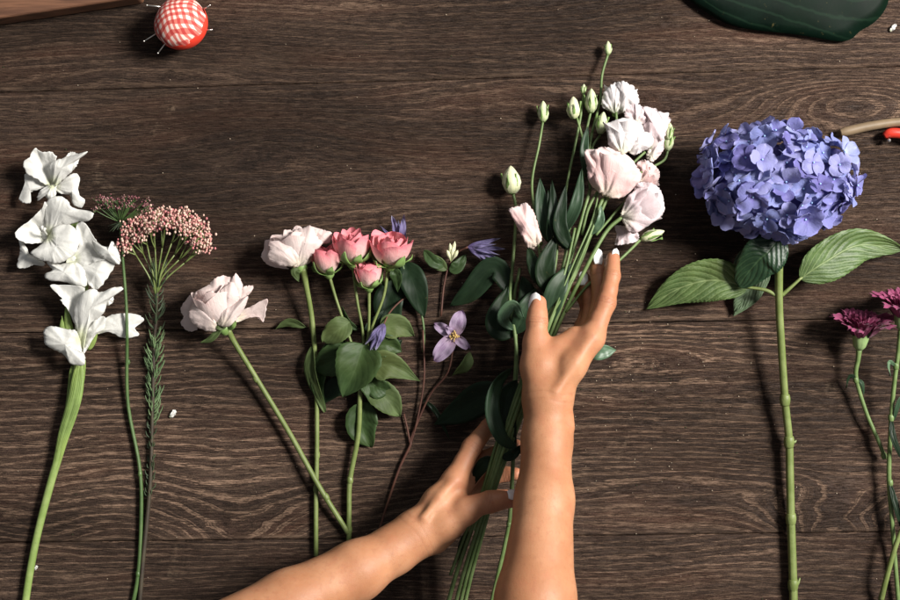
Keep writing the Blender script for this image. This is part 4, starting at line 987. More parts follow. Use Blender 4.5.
def lisianthus():
    # where the stems pass: through the right hand, past its wrist, through the left hand, down off the photo
    def low(dx, dz=0, sp=2.0, bend=0, cut=8):
        return [(552+dx*1.6, 318, 50+dz), (536+dx*1.4, 360, 50+dz), (519+dx*1.2, 405, 52+dz), (504+dx, 448, 54+dz*.8), (490+dx*.8, 490, 52+dz*.9), (477+dx*.55*sp, 530, 44+dz*.9), (463+dx*.7*sp+bend, 575, 32+dz*.8), (452+dx*.8*sp+bend, 618, 24+dz*.7)][:cut]
    # 1 white trio at the top right
    t = thing('lisianthus', 'lisianthus with the topmost white blooms of the bouquet and a bud pair at its side', 'flower', P(540, 360, 0), LG)
    path(t, [(618, 170, 40), (604, 205, 44), (582, 255, 48)]+low(3, 0), 0.0017, r2=0.0019)
    path(t, [(616, 112, 34), (618, 140, 34), (618, 170, 40)], 0.0013, name='stalk')
    path(t, [(645, 152, 30), (634, 162, 34), (618, 178, 40)], 0.0013, name='stalk')
    path(t, [(668, 150, 22), (664, 160, 24), (650, 168, 30), (628, 178, 38)], 0.0013, name='stalk')
    f = lis_flower(t, (615, 113, 22), (.22, .95, .1), 0.0150, 0.027, M['lis_white'], 71, .5)
    patches(f, M['lis_white'], (615, 114), [
      ([(602, 106.7), (603, 94), (611, 84.7), (620, 82), (627, 90), (625, 104), (622, 112), (616.7, 114), (607.5, 110)], 30, 34, 8, dict(curl=-3)),
      ([(616, 84), (624, 81), (631, 86), (637, 92), (638.7, 103), (630, 106), (624, 112), (618, 106), (619, 94)], 34, 36, 8, dict(curl=-3))], k=4)
    f = lis_flower(t, (634, 124, 20), (.25, .9, .1), 0.0110, 0.018, M['lis_pale'], 75, .5)
    patches(f, M['lis_pale'], (636, 124), [([(624, 114), (626, 105), (635, 103), (644, 108.5), (648, 117.7), (642, 125), (627.7, 120)], 34, 36, 6, dict(curl=-2))])
    f = lis_flower(t, (650, 152, 20), (.15, .95, .1), 0.0135, 0.040, M['lis_pale'], 79, .5)
    patches(f, M['lis_pale'], (650, 156), [
      ([(649, 138), (664, 134), (664, 143), (663, 150.7), (653, 161.7), (646, 157), (649, 147)], 24, 26, 6),
      ([(643, 106.7), (653, 108.5), (662.5, 117.7), (666, 132), (661, 141), (649.7, 138), (643, 128.7), (646, 117.7)], 30, 36, 8, dict(curl=-3))])
    lis_bud(t, (667, 151, 22), (.15, .95, .1), 0.021, 0.0050, M['bud'], 3)
    lis_bud(t, (668, 140, 26), (.1, .95, .1), 0.017, 0.0045, M['bud'], 5)
    # 2
    t = thing('lisianthus', 'lisianthus with one cupped white bloom above the pink one and three green buds', 'flower', P(535, 360, 0), LG)
    path(t, [(590, 190, 40), (580, 225, 44), (570, 262, 48)]+low(0, 4), 0.0017, r2=0.0018)
    path(t, [(622, 153, 40), (612, 170, 42), (590, 205, 44), (582, 235, 46)], 0.0014, name='stalk')
    path(t, [(591, 110, 26), (586, 140, 30), (590, 190, 40)], 0.0012, name='stalk')
    path(t, [(577, 118, 24), (583, 140, 28), (588, 165, 34), (590, 190, 40)], 0.0012, name='stalk')
    path(t, [(600, 135, 26), (592, 150, 32), (590, 190, 40)], 0.0012, name='stalk')
    f = lis_flower(t, (622, 152, 38), (.05, .97, .1), 0.0170, 0.028, M['lis_white'], 82, .5)
    patches(f, M['lis_white'], (622, 154), [
      ([(630, 139.7), (640, 132), (651.5, 134), (652.5, 145), (640.5, 152.5), (633, 155), (627, 149)], 46, 46, 7, dict(curl=-3)),
      ([(603, 122), (607.5, 123), (624, 117.7), (637, 121), (644, 130.5), (636, 140), (631, 150), (620, 154.4), (609, 146), (607.5, 134)], 48, 52, 9, dict(curl=-3))])
    lis_bud(t, (591, 113, 26), (.0, 1, .15), 0.024, 0.0062, M['bud'], 11)
    lis_bud(t, (574, 119, 22), (-.05, 1, .15), 0.022, 0.0068, M['budcream'], 14)
    lis_bud(t, (600, 134, 30), (.15, 1, .2), 0.022, 0.0058, M['bud'], 17)
    leafpart(t, ((588, 180, 40), (584, 150, 42), (588, 126, 38)), 9, M['leaflis'], seed=1)
    leafpart(t, ((572, 250, 48), (560, 225, 56), (566, 185, 50)), 14, M['leafdark'], seed=3)
    # 3
    t = thing('lisianthus', 'lisianthus stem with the deepest pink cupped bloom of the bouquet', 'flower', P(540, 360, 0), LG)
    path(t, [(603, 198, 46), (590, 228, 50), (573, 270, 52)]+low(-3, 3, cut=6), 0.0018, r2=0.0019)
    path(t, [(640, 188, 30), (622, 205, 38), (596, 235, 48)], 0.0013, name='stalk')
    f = lis_flower(t, (607, 197, 42), (.12, .95, .1), 0.0200, 0.040, M['lis_pink'], 91, .5)
    patches(f, M['lis_pink'], (606, 198), [
      ([(598, 150), (606, 147), (620, 151), (632, 160), (630, 172), (610, 172)], 48, 48, 5),
      ([(584.6, 151), (594, 149.5), (600, 153), (604, 170), (606, 188), (600, 192), (589, 182), (587, 167.5)], 50, 54, 7, dict(curl=-3)),
      ([(592, 153), (602, 149), (613, 153), (629.5, 157.5), (637, 167.5), (642, 176.7), (635, 186), (622, 197.7), (607.5, 197), (597, 190), (592, 172)], 54, 58, 10, dict(curl=-3))])
    f = lis_flower(t, (640, 184, 26), (.75, .5, .1), 0.0090, 0.016, M['lis_pink'], 94, .5)
    patches(f, M['lis_pink'], (640, 182), [([(637, 164), (646, 160), (658, 169), (659, 178.5), (651.5, 185), (641, 182)], 30, 32, 6)])
    leafpart(t, ((590, 235, 48), (600, 222, 54), (601, 205, 52)), 8, M['leaflispale'], seed=5)
    # 4
    t = thing('lisianthus', 'lisianthus with a large blush bloom leaning right above the fingertips, a bud below it', 'flower', P(545, 360, 0), LG)
    path(t, [(622, 217, 48), (606, 232, 50), (586, 268, 54)]+low(6, -2), 0.0019, r2=0.0019)
    path(t, [(640, 240, 30), (628, 252, 40), (606, 272, 48), (588, 285, 50), (566, 312, 50)], 0.0014, name='stalk')
    f = lis_flower(t, (624, 216, 42), (.80, .36, .1), 0.0185, 0.036, M['lis_pale'], 101, .5)
    patches(f, M['lis_pale'], (622, 217), [
      ([(615, 226), (624, 226), (634, 229), (638.7, 235), (637, 241), (624, 244.5), (615, 244.5), (616.7, 235)], 34, 34, 5),
      ([(634, 188), (642, 182), (657, 186), (663.4, 198.7), (658, 206), (640, 204)], 44, 46, 6),
      ([(622, 210), (628, 196), (640.5, 187), (655, 190), (663.4, 200), (663.4, 213), (653, 222.5), (633, 233.5), (624, 224), (621, 216)], 50, 54, 11, dict(curl=-3))])
    lis_bud(t, (640, 239, 30), (.9, .30, .1), 0.025, 0.0052, M['budcream'], 22)
    leafpart(t, ((584, 350, 30), (600, 352, 36), (616, 350, 30)), 16, M['leaflispale'], seed=6, label='pale leaf poking out right of the wrist')
    # 5
    t = thing('lisianthus', 'lisianthus stem of thin green buds, the tallest of the bouquet', 'flower', P(530, 360, 0), LG)
    path(t, [(592, 133, 26), (586, 165, 34), (572, 215, 42), (564, 262, 46)]+low(-2, -4, cut=6), 0.0016, r2=0.0018)
    path(t, [(608, 54, 9), (602, 75, 12), (600, 100, 18), (592, 133, 26)], 0.0013, name='stalk')
    path(t, [(584, 92, 22), (580, 120, 24), (574, 150, 30), (566, 190, 38), (564, 218, 42)], 0.0012, name='stalk')
    lis_bud(t, (608, 55, 9), (.0, 1, .05), 0.014, 0.0038, M['bud'], 31)
    lis_bud(t, (583, 94, 22), (.1, 1, .05), 0.010, 0.0026, M['bud'], 33)
    leafpart(t, ((566, 250, 46), (556, 222, 52), (548, 190, 46)), 15, M['leafdark'], seed=11)
    leafpart(t, ((560, 238, 44), (576, 205, 56), (582, 168, 48)), 12, M['leaflis'], seed=12)
    leafpart(t, ((555, 300, 46), (545, 270, 54), (556, 235, 48)), 20, M['leafdark'], seed=13)
    leafpart(t, ((548, 325, 48), (556, 290, 58), (574, 262, 50)), 20, M['leaflis'], seed=14)
    # 6 left side of the bouquet
    t = thing('lisianthus', 'lisianthus stem left in the bouquet with a folded pink bloom beneath a broad leaf', 'flower', P(530, 360, 0), LG)
    path(t, [(540, 258, 40), (545, 300, 46)]+low(-5, 0), 0.0016, r2=0.0022)
    path(t, [(543, 121, 11), (539, 145, 14), (532, 183, 20), (536, 225, 34), (540, 258, 40)], 0.0012, name='stalk')
    lis_bud(t, (543, 122, 11), (.0, 1, .1), 0.021, 0.0055, M['bud'], 41)
    f = lis_flower(t, (541, 247, 32), (-.35, .9, .1), 0.0080, 0.024, M['lis_pink'], 111, .3)
    patches(f, M['lis_pink'], (538, 247), [
      ([(535, 226), (546, 228), (558, 225), (558, 236), (547, 249), (532, 248)], 34, 36, 4),
      ([(509, 209.6), (518, 206), (526, 203), (534, 212.4), (538.6, 227), (541.5, 240), (529.4, 248), (521, 234.4), (515.5, 223.4)], 46, 54, 7, dict(curl=-3))])
    leafpart(t, ((549, 243, 40), (542, 212, 46), (540, 178, 40)), 15, M['leaflis'], seed=15)
    leafpart(t, ((548, 242, 46), (553, 215, 52), (552, 180, 44)), 11, M['leafdark'], seed=16)
    leafpart(t, ((545, 290, 46), (535, 268, 50), (528, 246, 40)), 14, M['leafdark'], seed=17)
    path(t, [(552, 222, 34), (554, 260, 40), (550, 300, 44)], 0.0011, name='stalk')
    path(t, [(558, 232, 38), (556, 262, 44), (548, 305, 50), (540, 345, 50)], 0.0012, name='stalk')
    path(t, [(548, 196, 36), (550, 235, 42), (549, 280, 48), (541, 330, 50)], 0.0010, name='stalk')
    path(t, [(575, 228, 48), (566, 268, 54), (552, 312, 54), (536, 358, 54)], 0.0013, name='stalk')
    path(t, [(598, 214, 50), (584, 250, 56), (566, 290, 57), (548, 322, 56), (534, 356, 54)], 0.0012, name='stalk')
    path(t, [(590, 238, 44), (579, 268, 48), (562, 300, 52), (543, 336, 52)], 0.0011, name='stalk')
    path(t, [(600, 186, 44), (592, 220, 50), (574, 262, 56), (556, 306, 58), (540, 344, 56)], 0.0009, name='stalk')
    # 7 leftmost stem hanging free
    t = thing('lisianthus', 'outermost lisianthus stem with a cream green bud, left of the bouquet', 'flower', P(515, 360, 0), LG)
    path(t, [(513, 192, 14), (516, 215, 16), (512, 272, 24), (510, 300, 32), (516, 345, 38), (516, 385, 42), (514, 430, 46), (513, 462, 48), (511, 500, 46), (508, 530, 42), (498, 575, 32), (488, 618, 24)], 0.0015, r2=0.0022)
    lis_bud(t, (512, 194, 14), (-.05, 1, .1), 0.028, 0.0095, M['budcream'], 51)
    b = MB()
    node_ring(b, P(509, 524, 43), 0.0022, (0, 1, 0)); b.build('stem_joint', M['stemlis'], t)
    leafpart(t, ((513, 330, 38), (503, 318, 46), (513, 305, 52), (524, 318, 44)), 12, M['leaflispale'], seed=21, label='pale leaf curled back over itself')
    leafpart(t, ((514, 336, 34), (498, 322, 34), (508, 286, 30)), 26, M['leafdark'], seed=22)
    leafpart(t, ((520, 330, 34), (528, 300, 36), (522, 276, 30)), 20, M['leafdark'], seed=23)
    leafpart(t, ((514, 334, 32), (525, 312, 42), (536, 288, 40)), 20, M['leaflis'], seed=28)
    leafpart(t, ((512, 368, 50), (496, 385, 58), (492, 412, 64), (502, 438, 62), (517, 448, 54)), 15, M['leaflis'], seed=24, prof=(.4, .5), roll=.9, twist=-1.2, label='long glossy leaf twisting over the stems')
    leafpart(t, ((517, 380, 46), (506, 400, 50), (508, 428, 54), (516, 452, 50)), 20, M['leafdark'], seed=25)
    leafpart(t, ((500, 470, 48), (488, 462, 50), (478, 472, 48), (471, 490, 44)), 13, M['leafdark'], seed=26, ruffle=.002)
    leafpart(t, ((502, 458, 58), (512, 455, 60), (524, 444, 56)), 10, M['leafdark'], seed=27)
    # 8 bottom pieces: one more lisianthus with foliage only
    t = thing('lisianthus', 'leafy lisianthus stem without a bloom, its big leaves lying left of the hands', 'flower', P(500, 400, 0), LG)
    path(t, [(520, 268, 24), (514, 300, 26), (516, 345, 34), (512, 400, 44)]+low(-9, -2, cut=7)[3:], 0.0015, r2=0.0017)
    leafpart(t, ((514, 300, 24), (495, 268, 22), (470, 292, 16), (450, 306, 8)), 24, M['leafdark'], seed=31, label='long dark leaf reaching left')
    leafpart(t, ((512, 400, 36), (486, 396, 22), (462, 410, 12), (434, 425, 4)), 32, M['leafdark'], seed=32)
    leafpart(t, ((468, 530, 42), (462, 545, 38), (457, 562, 28)), 7, M['leafdark'], seed=33)
lisianthus()

# ---------------------------------------------------------------- person: hands and forearms
def build_person():
    def Pm(x, y, z): v = P(x, y, z); return np.array([v.x*1000, v.y*1000, v.z*1000])
    def cone(G, a, b, ra, rb):
        ba = b-a; L2 = ba.dot(ba)+1e-9
        h = np.clip(((G[0]-a[0])*ba[0]+(G[1]-a[1])*ba[1]+(G[2]-a[2])*ba[2])/L2, 0, 1)
        return np.sqrt((G[0]-a[0]-h*ba[0])**2+(G[1]-a[1]-h*ba[1])**2+(G[2]-a[2]-h*ba[2])**2)-(ra+(rb-ra)*h)
    def smin(a, b, k):
        h = np.clip(0.5+0.5*(b-a)/k, 0, 1); return b+(a-b)*h-k*h*(1-h)
    def chain(G, pts, k):
        d = None
        for p, q in zip(pts[:-1], pts[1:]):
            c = cone(G, Pm(*p[:3]), Pm(*q[:3]), p[3], q[3]); d = c if d is None else smin(d, c, k)
        return d
    def nets(D, lo, step):
        nx, ny, nz = D.shape; S = D < 0
        cnt = np.zeros((nx-1, ny-1, nz-1)); acc = [np.zeros_like(cnt) for _ in range(3)]
        corners = [(i, j, k) for i in (0, 1) for j in (0, 1) for k in (0, 1)]
        sl = lambda A, c: A[c[0]:nx-1+c[0], c[1]:ny-1+c[1], c[2]:nz-1+c[2]]
        for c in corners:
            for ax in range(3):
                if c[ax]: continue
                e = list(c); e[ax] = 1
                a = sl(D, c); b = sl(D, e); m = (a < 0) != (b < 0)
                t = np.where(m, a/(a-b+1e-12*(a == b)), 0)
                cnt += m
                for q in range(3): acc[q] += np.where(m, c[q]+(t if q == ax else 0), 0)
        act = cnt > 0; idx = -np.ones(cnt.shape, dtype=np.int64); n = int(act.sum()); idx[act] = np.arange(n)
        ii = np.argwhere(act).astype(float)
        V = np.stack([(ii[:, q]+acc[q][act]/cnt[act])*step+lo[q] for q in range(3)], -1)
        fs = []
        for ax in range(3):
            a = np.take(S, range(S.shape[ax]-1), ax); b = np.take(S, range(1, S.shape[ax]), ax)
            m = a != b; L = np.argwhere(m); flip = a[m]
            u, v = [(1, 2), (2, 0), (0, 1)][ax]
            ok = (L[:, u] > 0) & (L[:, v] > 0) & (L[:, u] < S.shape[u]-1) & (L[:, v] < S.shape[v]-1)
            L = L[ok]; flip = flip[ok]
            def g(du, dv):
                q = L.copy(); q[:, u] += du; q[:, v] += dv; return idx[q[:, 0], q[:, 1], q[:, 2]]
            quad = np.stack([g(-1, -1), g(0, -1), g(0, 0), g(-1, 0)], -1)
            quad[~flip] = quad[~flip][:, ::-1]; fs.append(quad)
        return V, np.concatenate(fs)
    def arm(lo, hi, step, build):
        ax = [np.arange(lo[q], hi[q], step, dtype=np.float32) for q in range(3)]
        G = np.meshgrid(*ax, indexing='ij', sparse=True)
        return nets(build(G), lo, step)
    # right hand
    R = {
     'fore': [(548, 404, 92, 19.5), (547, 440, 100, 20.5), (544.5, 500, 124, 24.5), (535, 600, 166, 33.5), (528, 700, 200, 38), (522, 800, 228, 41)],
     'fore2': [(549, 404, 84, 18), (547, 440, 90, 18.5), (544, 500, 112, 21.5), (537, 600, 150, 30), (530, 700, 184, 35), (524, 800, 212, 38)],
     'mc2': [(552, 396, 96, 15), (572, 366, 96, 12.5), (591, 338, 88, 11.5)],
     'mc3': [(550, 396, 86, 15), (594, 334, 74, 11)],
     'mc4': [(549, 396, 76, 13), (590, 328, 58, 10)],
     'mc5': [(549, 398, 68, 12), (584, 326, 44, 9)],
     'th0': [(543, 396, 92, 17.5), (538, 366, 88, 15.5), (536, 342, 82, 12.0)],
     'web': [(546, 366, 88, 13), (558, 350, 84, 10.5), (574, 336, 82, 9)],
     'ten': [(556, 392, 111, 3.2), (576, 362, 106, 2.8), (592, 338, 97, 3.4)],
     'ten2': [(566, 384, 101, 3.0), (590, 350, 90, 3.0)],
     'ulna': [(566, 418, 98, 6.5), (567, 426, 100, 6.5)],
     'thumb': [(536, 344, 82, 11.6), (536.5, 333, 81, 9.6), (537, 322, 79, 10.1), (537.5, 314, 77, 9.1), (538.5, 303, 73, 7.6)],
     'index': [(592, 338, 87, 11.6), (599, 320, 84, 8.9), (606, 303, 80, 9.4), (609, 290, 76, 7.9), (612, 276, 70, 7.9), (613, 258, 60, 6.5)],
     'middle': [(594, 334, 72, 10), (601, 300, 60, 8.6), (598, 274, 50, 7.4), (596, 257, 46, 6.3)],
     'ring': [(590, 328, 56, 9.5), (592, 304, 46, 8), (587, 288, 41, 7), (584, 278, 39, 6)],
     'little': [(584, 326, 42, 8.5), (588, 308, 34, 7), (582, 296, 31, 6), (576, 290, 30, 5.4)]}
    def bR(G):
        d = smin(chain(G, R['fore'], 10), chain(G, R['fore2'], 10), 12)
        p = chain(G, R['mc2'], 8)
        for k in ('mc3', 'mc4', 'mc5'): p = smin(p, chain(G, R[k], 8), 9)
        p = smin(p, chain(G, R['th0'], 8), 9); p = smin(p, chain(G, R['web'], 8), 9)
        d = smin(d, p, 14)
        for k in ('ten', 'ten2', 'ulna'): d = smin(d, chain(G, R[k], 3), 6)
        for k, kk in (('thumb', 5), ('little', 4), ('ring', 4), ('middle', 4), ('index', 6)):
            d = smin(d, chain(G, R[k], 2.5), kk if k in ('thumb', 'index') else 2.5)
        return d
    Lh = {
     'fore': [(412, 534, 72, 19.5), (396, 548, 78, 20.5), (358, 570, 92, 26), (290, 605, 112, 31), (200, 655, 145, 37), (110, 705, 170, 42)],
     'fore2': [(412, 538, 62, 17), (392, 552, 68, 18), (352, 575, 80, 23), (286, 612, 100, 29), (196, 662, 130, 35), (110, 712, 158, 40)],
     'mc2': [(420, 528, 70, 16), (438, 502, 66, 13.5), (455, 480, 58, 11.5)],
     'mc3': [(422, 532, 58, 16), (460, 488, 44, 11)],
     'mc4': [(424, 536, 48, 14), (462, 500, 32, 10)],
     'mc5': [(424, 540, 42, 13), (460, 514, 24, 9)],
     'th0': [(422, 536, 72, 17), (444, 524, 73, 15.5), (466, 511, 76, 12.5)],
     'palm': [(436, 540, 56, 13), (456, 524, 52, 11)],
     'web': [(440, 506, 66, 13), (456, 498, 62, 10)],
     'ten': [(424, 518, 87, 3.2), (440, 497, 79, 3), (454, 481, 69, 3.4)],
     'thumb': [(466, 511, 76, 12.2), (478, 505, 77, 9.9), (490, 502, 78, 10.6), (498, 500.5, 77.5, 9.3), (510, 499.5, 75, 8.2)],
     'index': [(455, 480, 59, 12), (464, 462, 52, 9.4), (472, 447, 46, 9.6), (488, 427, 38, 7.6), (500, 414, 36, 6.6)],
     'middle': [(460, 488, 42, 10.5), (484, 460, 32, 9), (504, 450, 30, 7.6), (516, 446, 34, 6.6)],
     'ring': [(462, 500, 30, 9.5), (486, 478, 22, 8.4), (506, 474, 22, 7.2), (516, 474, 27, 6.2)],
     'little': [(460, 514, 22, 8.5), (480, 500, 16, 7.2), (496, 496, 16, 6.2), (506, 495, 19, 5.4)]}
    def bL(G):
        d = smin(chain(G, Lh['fore'], 10), chain(G, Lh['fore2'], 10), 12)
        p = chain(G, Lh['mc2'], 8)
        for k in ('mc3', 'mc4', 'mc5', 'th0', 'palm', 'web'): p = smin(p, chain(G, Lh[k], 8), 9)
        d = smin(d, p, 14)
        d = smin(d, chain(G, Lh['ten'], 3), 6)
        for k, kk in (('thumb', 6), ('little', 2.5), ('ring', 2.5), ('middle', 2.5), ('index', 5)):
            d = smin(d, chain(G, Lh[k], 2.5), kk)
        return d
    V1, F1 = arm((15, -500, 15), (175, 70, 280), 1.25, bR)
    V2, F2 = arm((-350, -430, 3), (85, -95, 220), 1.4, bL)
    V = np.concatenate([V1, V2]); Fa = np.concatenate([F1, F2+len(V1)])
    # creases over the joints and flush on knuckles / fingertips
    flush = np.zeros(len(V)); crease = np.zeros(len(V))
    def add(arr, p, r, amt):
        c = Pm(*p); d = np.linalg.norm(V-c, axis=1); np.maximum(arr, amt*np.exp(-(d/r)**2), out=arr)
    for D in (R, Lh):
        for f in ('thumb', 'index', 'middle', 'ring', 'little'):
            ch = D[f]; add(flush, ch[-1][:3], 12, .9)
            for q in ch[1:-1]: add(flush, q[:3], 12, .55)
            add(flush, ch[0][:3], 17, .35)
            for q in range(1, len(ch)-1):
                if ch[q][3] < ch[q-1][3] and ch[q][3] < ch[q+1][3]: continue
                if f == 'thumb' and len(ch) == 5 and q in (1, 3): continue
                if f == 'index' and D is R and q in (1, 3): continue
                a = Pm(*ch[q-1][:3]); b = Pm(*ch[q][:3]); c2 = Pm(*ch[q+1][:3]); ax = (c2-a); ax /= np.linalg.norm(ax)
                rel = V-b; al = rel@ax; rd = np.linalg.norm(rel-al[:, None]*ax, axis=1)
                near = rd < ch[q][3]+4
                for off in (-2.2, 0.2, 2.4):
                    cr = np.exp(-((al-off)/0.75)**2)*near*.9; np.maximum(crease, cr, out=crease)
    # wrist folds
    for D, pa, pb in ((R, (547, 440, 95), (549, 396, 92)), (Lh, (392, 552, 75), (416, 534, 68))):
        a = Pm(*pa); b = Pm(*pb); ax = (b-a)/np.linalg.norm(b-a); rel = V-b; al = rel@ax; rd = np.linalg.norm(rel-al[:, None]*ax, axis=1)
        wob = 1.5*np.sin(V[:, 0]/6.0)
        for off in (-4, 3): np.maximum(crease, .35*np.exp(-((al-off-wob)/1.1)**2)*(rd < 40), out=crease)
    V = V/1000.0
    me = bpy.data.meshes.new('person'); org = Vector((-0.02, -0.30, 0.0))
    V = V-np.array(org)
    me.from_pydata(V.tolist(), [], Fa.tolist())
    me.polygons.foreach_set('use_smooth', [True]*len(me.polygons)); me.materials.append(M['skin'])
    for nm, arr in (('flush', flush), ('crease', crease)):
        a = me.attributes.new(nm, 'FLOAT', 'POINT'); a.data.foreach_set('value', arr.astype(np.float32))
    me.update()
    o = bpy.data.objects.new('person', me); sc.collection.objects.link(o); o.location = org; o['_org'] = tuple(org)
    md = o.modifiers.new('smooth', 'SMOOTH'); md.factor = 0.5; md.iterations = 2
    tag(o, 'bare forearms and two hands with white nails gathering the lisianthus bouquet', 'person')
    # nails: curved plates (centre line from, to, normal, width)
    def nail(a, b, nrm, wd, fr=0.9):
        A = Vector(P(*a)); B = Vector(P(*b)); mb = MB(); n = Vector(nrm).normalized()
        d = (B-A).normalized(); n = (n-d*n.dot(d)).normalized(); s = d.cross(n); L = (B-A).length
        rows = []; uvs = []
        for j in range(11):
            t = j/10; w_ = wd/2000*min(1, math.sqrt(max(0, 1-max(0, (t-.55)/.45)**2.4))*1.0+0.02)*min(1, .72+1.2*t)
            row = []
            for i in range(9):
                u = -1+i/4; q = A+d*(L*t)+s*(u*w_)-n*(0.0016*u*u*(w_*2000/wd)**2)+n*(0.0006*math.sin(PI*t))
                row.append(tuple(q))
            rows.append(row); uvs.append([(i/8, t) for i in range(9)])
        mb.grid(rows, uvs); mb.build('fingernail', M['nail'], o, solid=0.0007)
    nail((532.0, 310, 78.5), (536.0, 292.5, 76), (-.60, .05, .80), 12)
    nail((616, 265, 66), (616.5, 248.5, 61), (.62, .1, .78), 9.5)
    nail((598.5, 264, 55.5), (598, 248.5, 50.5), (.25, .1, .95), 9.5)
    nail((583.5, 285, 47), (583, 271, 44), (-.1, .1, .95), 9)
    nail((508, 494.5, 82.5), (520.5, 494, 78.5), (.1, .55, .83), 10.5)
build_person()

# ---------------------------------------------------------------- pincushion, tray, big leaf, tool, crumbs
def pincushion():
    C = P(181, 23, 26); t = thing('pincushion', 'round pincushion in red and white checked cloth with pins', 'pincushion', (C.x, C.y, 0))
    R = 0.0262; up = Vector((-0.36, 0.46, 0.81)).normalized(); F = Fr(C, up, 0.2)
    prof = []; 
    def rr_(th): return R*(1+0.0*th)
    b = MB(); pr = [(R*math.cos(a), R*0.92*math.sin(a)) for a in np.linspace(math.radians(-12), PI/2, 16)]
    lathe(b, Fr((0, 0, 0), (0, 0, 1)), pr, 40)
    me_o = b.build('checked_cloth', M['gingham'], None)
    # cloth keeps its own tilted frame so that the check follows it
    me_o.parent = t
    q = Vector((0, 0, 1)).rotation_difference(up)
    for v in me_o.data.vertices:
        c_ = Vector(v.co)+Vector(me_o['_org']); an = math.atan2(c_.y, c_.x); lo_ = max(0, 1-c_.z/(R*.55))
        v.co = c_*(1+0.022*math.cos(an*9+1)*lo_+0.05*mn.noise(c_*55))
    me_o.rotation_euler = (q.to_matrix().to_4x4()@Matrix.Rotation(0.28, 4, 'Z')).to_euler(); me_o.location = (0, 0, C.z)
    b = MB(); pr = [(R*1.012*math.cos(a), R*0.94*math.sin(a)) for a in np.linspace(-PI/2, math.radians(-9), 14)]
    pr += [(R*0.99, R*-0.10)]
    lathe(b, F, pr, 40); b.build('red_base', M['red'], t)
    for a, c in (((164, 7, 34), (147, 5, 38)), ((157, 33, 30), (144, 41, 28)), ((167, 41, 30), (158, 53, 26)), ((204, 9, 30), (210, 5, 32)), ((206, 30, 26), (212, 29.5, 26))):
        b = MB(); A = P(*a); D = P(*c); tube(b, [A, D], [0.00055, 0.00055], n=3, sides=6); ball(b, D, 0.0009, n=8, m=6); b.build('pin', M['pin'], t)
pincushion()

def tray():
    mb = MB(); z = 28
    a = [P(-160, 46, z), P(-20, 21, z), P(138, -3, z), P(138, -60, z), P(-160, -60, z)]
    lo = [Vector((v.x, v.y, 0.0)) for v in a]; n = len(a)
    mb.raw([tuple(v) for v in a+lo], [tuple(range(n)), tuple(range(2*n-1, n-1, -1))]+[(i, i+n, (i+1) % n+n, (i+1) % n) for i in range(n)])
    o = mb.build('wooden_board', M['board'], smooth=False)
    md = o.modifiers.new('bevel', 'BEVEL'); md.width = 0.003; md.segments = 3
    tag(o, 'thick reddish brown wooden board cut by the top left corner', 'board')
tray()

def bigleaf():
    lowc = [(672, -22), (690, 0), (708, 13), (728, 24), (755, 30), (785, 33), (812, 37), (838, 41), (851, 39), (860, 31), (872, 24), (882, 14), (888, 2), (890, -14), (884, -34)]
    mid = [(672, -22), (700, -22), (740, -24), (790, -28), (840, -32), (884, -36)]
    up = [(672, -24), (700, -50), (740, -66), (790, -76), (850, -70), (884, -38)]
    n = 40; A = spline([P(x, y, 6) for x, y in lowc], n); B = spline([P(x, y, 13) for x, y in mid], n); C2 = spline([P(x, y, 16) for x, y in up], n)
    mb = MB(); rows = []; uvs = []
    for i in range(n):
        row = []; uv = []
        for k in range(13):
            s = k/12
            if s < .5: p = A[i]*(1-2*s)+B[i]*2*s; p = p+np.array([0, 0, .003*math.sin(PI*2*s)])
            else: q = 2*s-1; p = B[i]*(1-q)+C2[i]*q; p = p+np.array([0, 0, .008*math.sin(PI*q)])
            p = p+np.array([0, 0, .0015*mn.noise(Vector((i*.12, k*.2, 2)))])
            row.append(tuple(p)); uv.append((s, i/(n-1)))
        rows.append(row); uvs.append(uv)
    mb.grid(rows, uvs); t = thing('large_leaf', 'large glossy dark green leaf cut by the top edge', 'leaf', P(780, -20, 0))
    mb.build('blade', M['leafbig'], t, solid=0.0006)
    b = MB(); tube(b, [Vector(B[0])-Vector((0.05, -0.02, 0.02)), Vector(B[0]), Vector(B[n//2])-Vector((0, 0, .0006)), Vector(B[-1])], [0.0025, 0.0022, 0.0014, 0.0006], n=30, sides=8); b.build('midrib', M['stemdark'], t)
bigleaf()

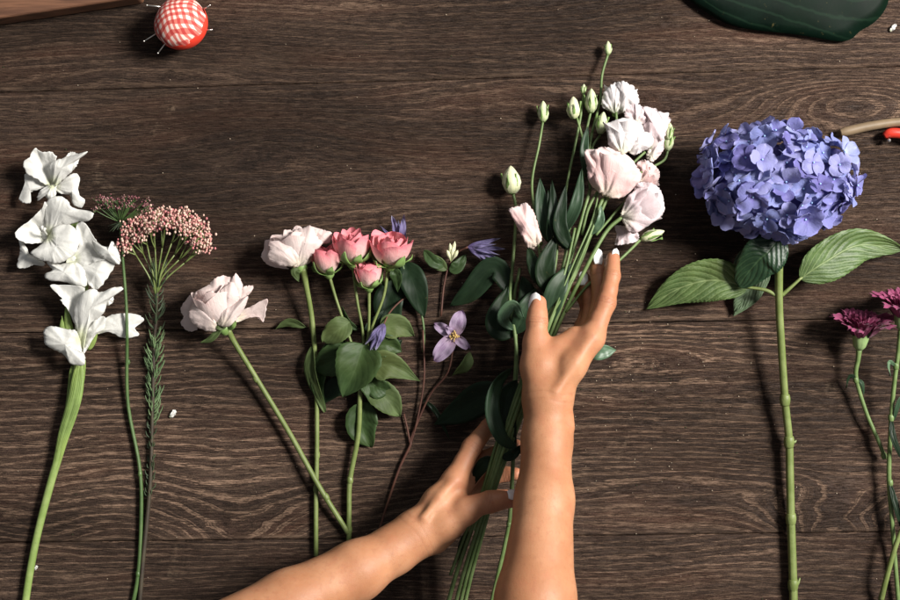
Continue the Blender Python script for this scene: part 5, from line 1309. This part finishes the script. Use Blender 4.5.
def tool():
    t = thing('pruning_shears', 'pruning shears with a worn beige handle and red part at the right edge', 'shears', P(880, 130, 0))
    b = MB(); tube(b, PL((840, 133, 9), (848, 131, 9), (870, 126, 9), (900, 122, 9), (935, 122, 9), (960, 126, 9)), [0.0036, 0.0048, 0.0046, 0.0045, 0.005, 0.006], n=36, sides=12); b.build('handle', M['handle'], t)
    b = MB(); tube(b, PL((884, 136, 8), (890, 133, 9), (903, 134, 9), (925, 140, 9), (955, 132, 9)), [0.0030, 0.0048, 0.0052, 0.005, 0.006], n=24, sides=12); b.build('handle', M['redpl'], t, label='red handle')
    b = MB(); tube(b, PL((955, 128, 9), (985, 120, 9), (1020, 118, 7)), [0.006, 0.007, 0.001], n=16, sides=8); b.build('blade', M['pin'], t)
    b = MB(); F = Fr(P(887, 141, 5), (0, 0, 1)); lathe(b, F, [(0, 0), (0.002, 0), (0.002, 0.006), (0.0012, 0.0075), (0, 0.008)], 12); b.build('rivet', M['pin'], t)
tool()

def crumbs():
    big = [((173, 414), 9, 'white', 'white petal scrap right of the needle leaved stem'), ((893, 28), 8, 'white', 'white scrap below the large dark leaf by the right edge'),
           ((36, 568), 5, 'white', 'tiny white petal scrap beside the gladiolus stem')]
    for k, ((x, y), s, mt, lab) in enumerate(big):
        s = s*.78; b = MB(); sheet(b, PL((x-s/2, y+s*.5, 0.8), (x, y, 2.6), (x+s/3, y-s*.6, 1.2)), s*.8/1000, prof=(.6, .4), ruffle=.0016, freq=2.2, seed=k+3, nu=9, nv=12, base=.5, saw=.35, nsaw=4)
        o = b.build('petal_scrap', M[mt], solid=.0003); tag(o, lab, 'petal', 'petal scraps on the table')
    rr = random.Random(77); b = MB()
    for k in range(330):
        x = rr.uniform(-10, 910); y = rr.uniform(-10, 610)
        if rr.random() < .35: x, y = rr.gauss(640, 60), rr.gauss(390, 60)
        ball(b, P(x, y, 0.2), rr.uniform(.00025, .00062), mi=0 if rr.random() < .7 else 1, sq=(1.3, 1, .7), n=5, m=3)
    o = b.build('dust_crumbs', [plain('pale crumb', (0.42, 0.34, 0.25), .8), M['leafrose']]); tag(o, 'pale specks of dust and plant crumbs scattered over the dark tabletop', 'crumbs', kind='stuff')
crumbs()
for o in list(sc.objects):
    if '_org' in o: del o['_org']
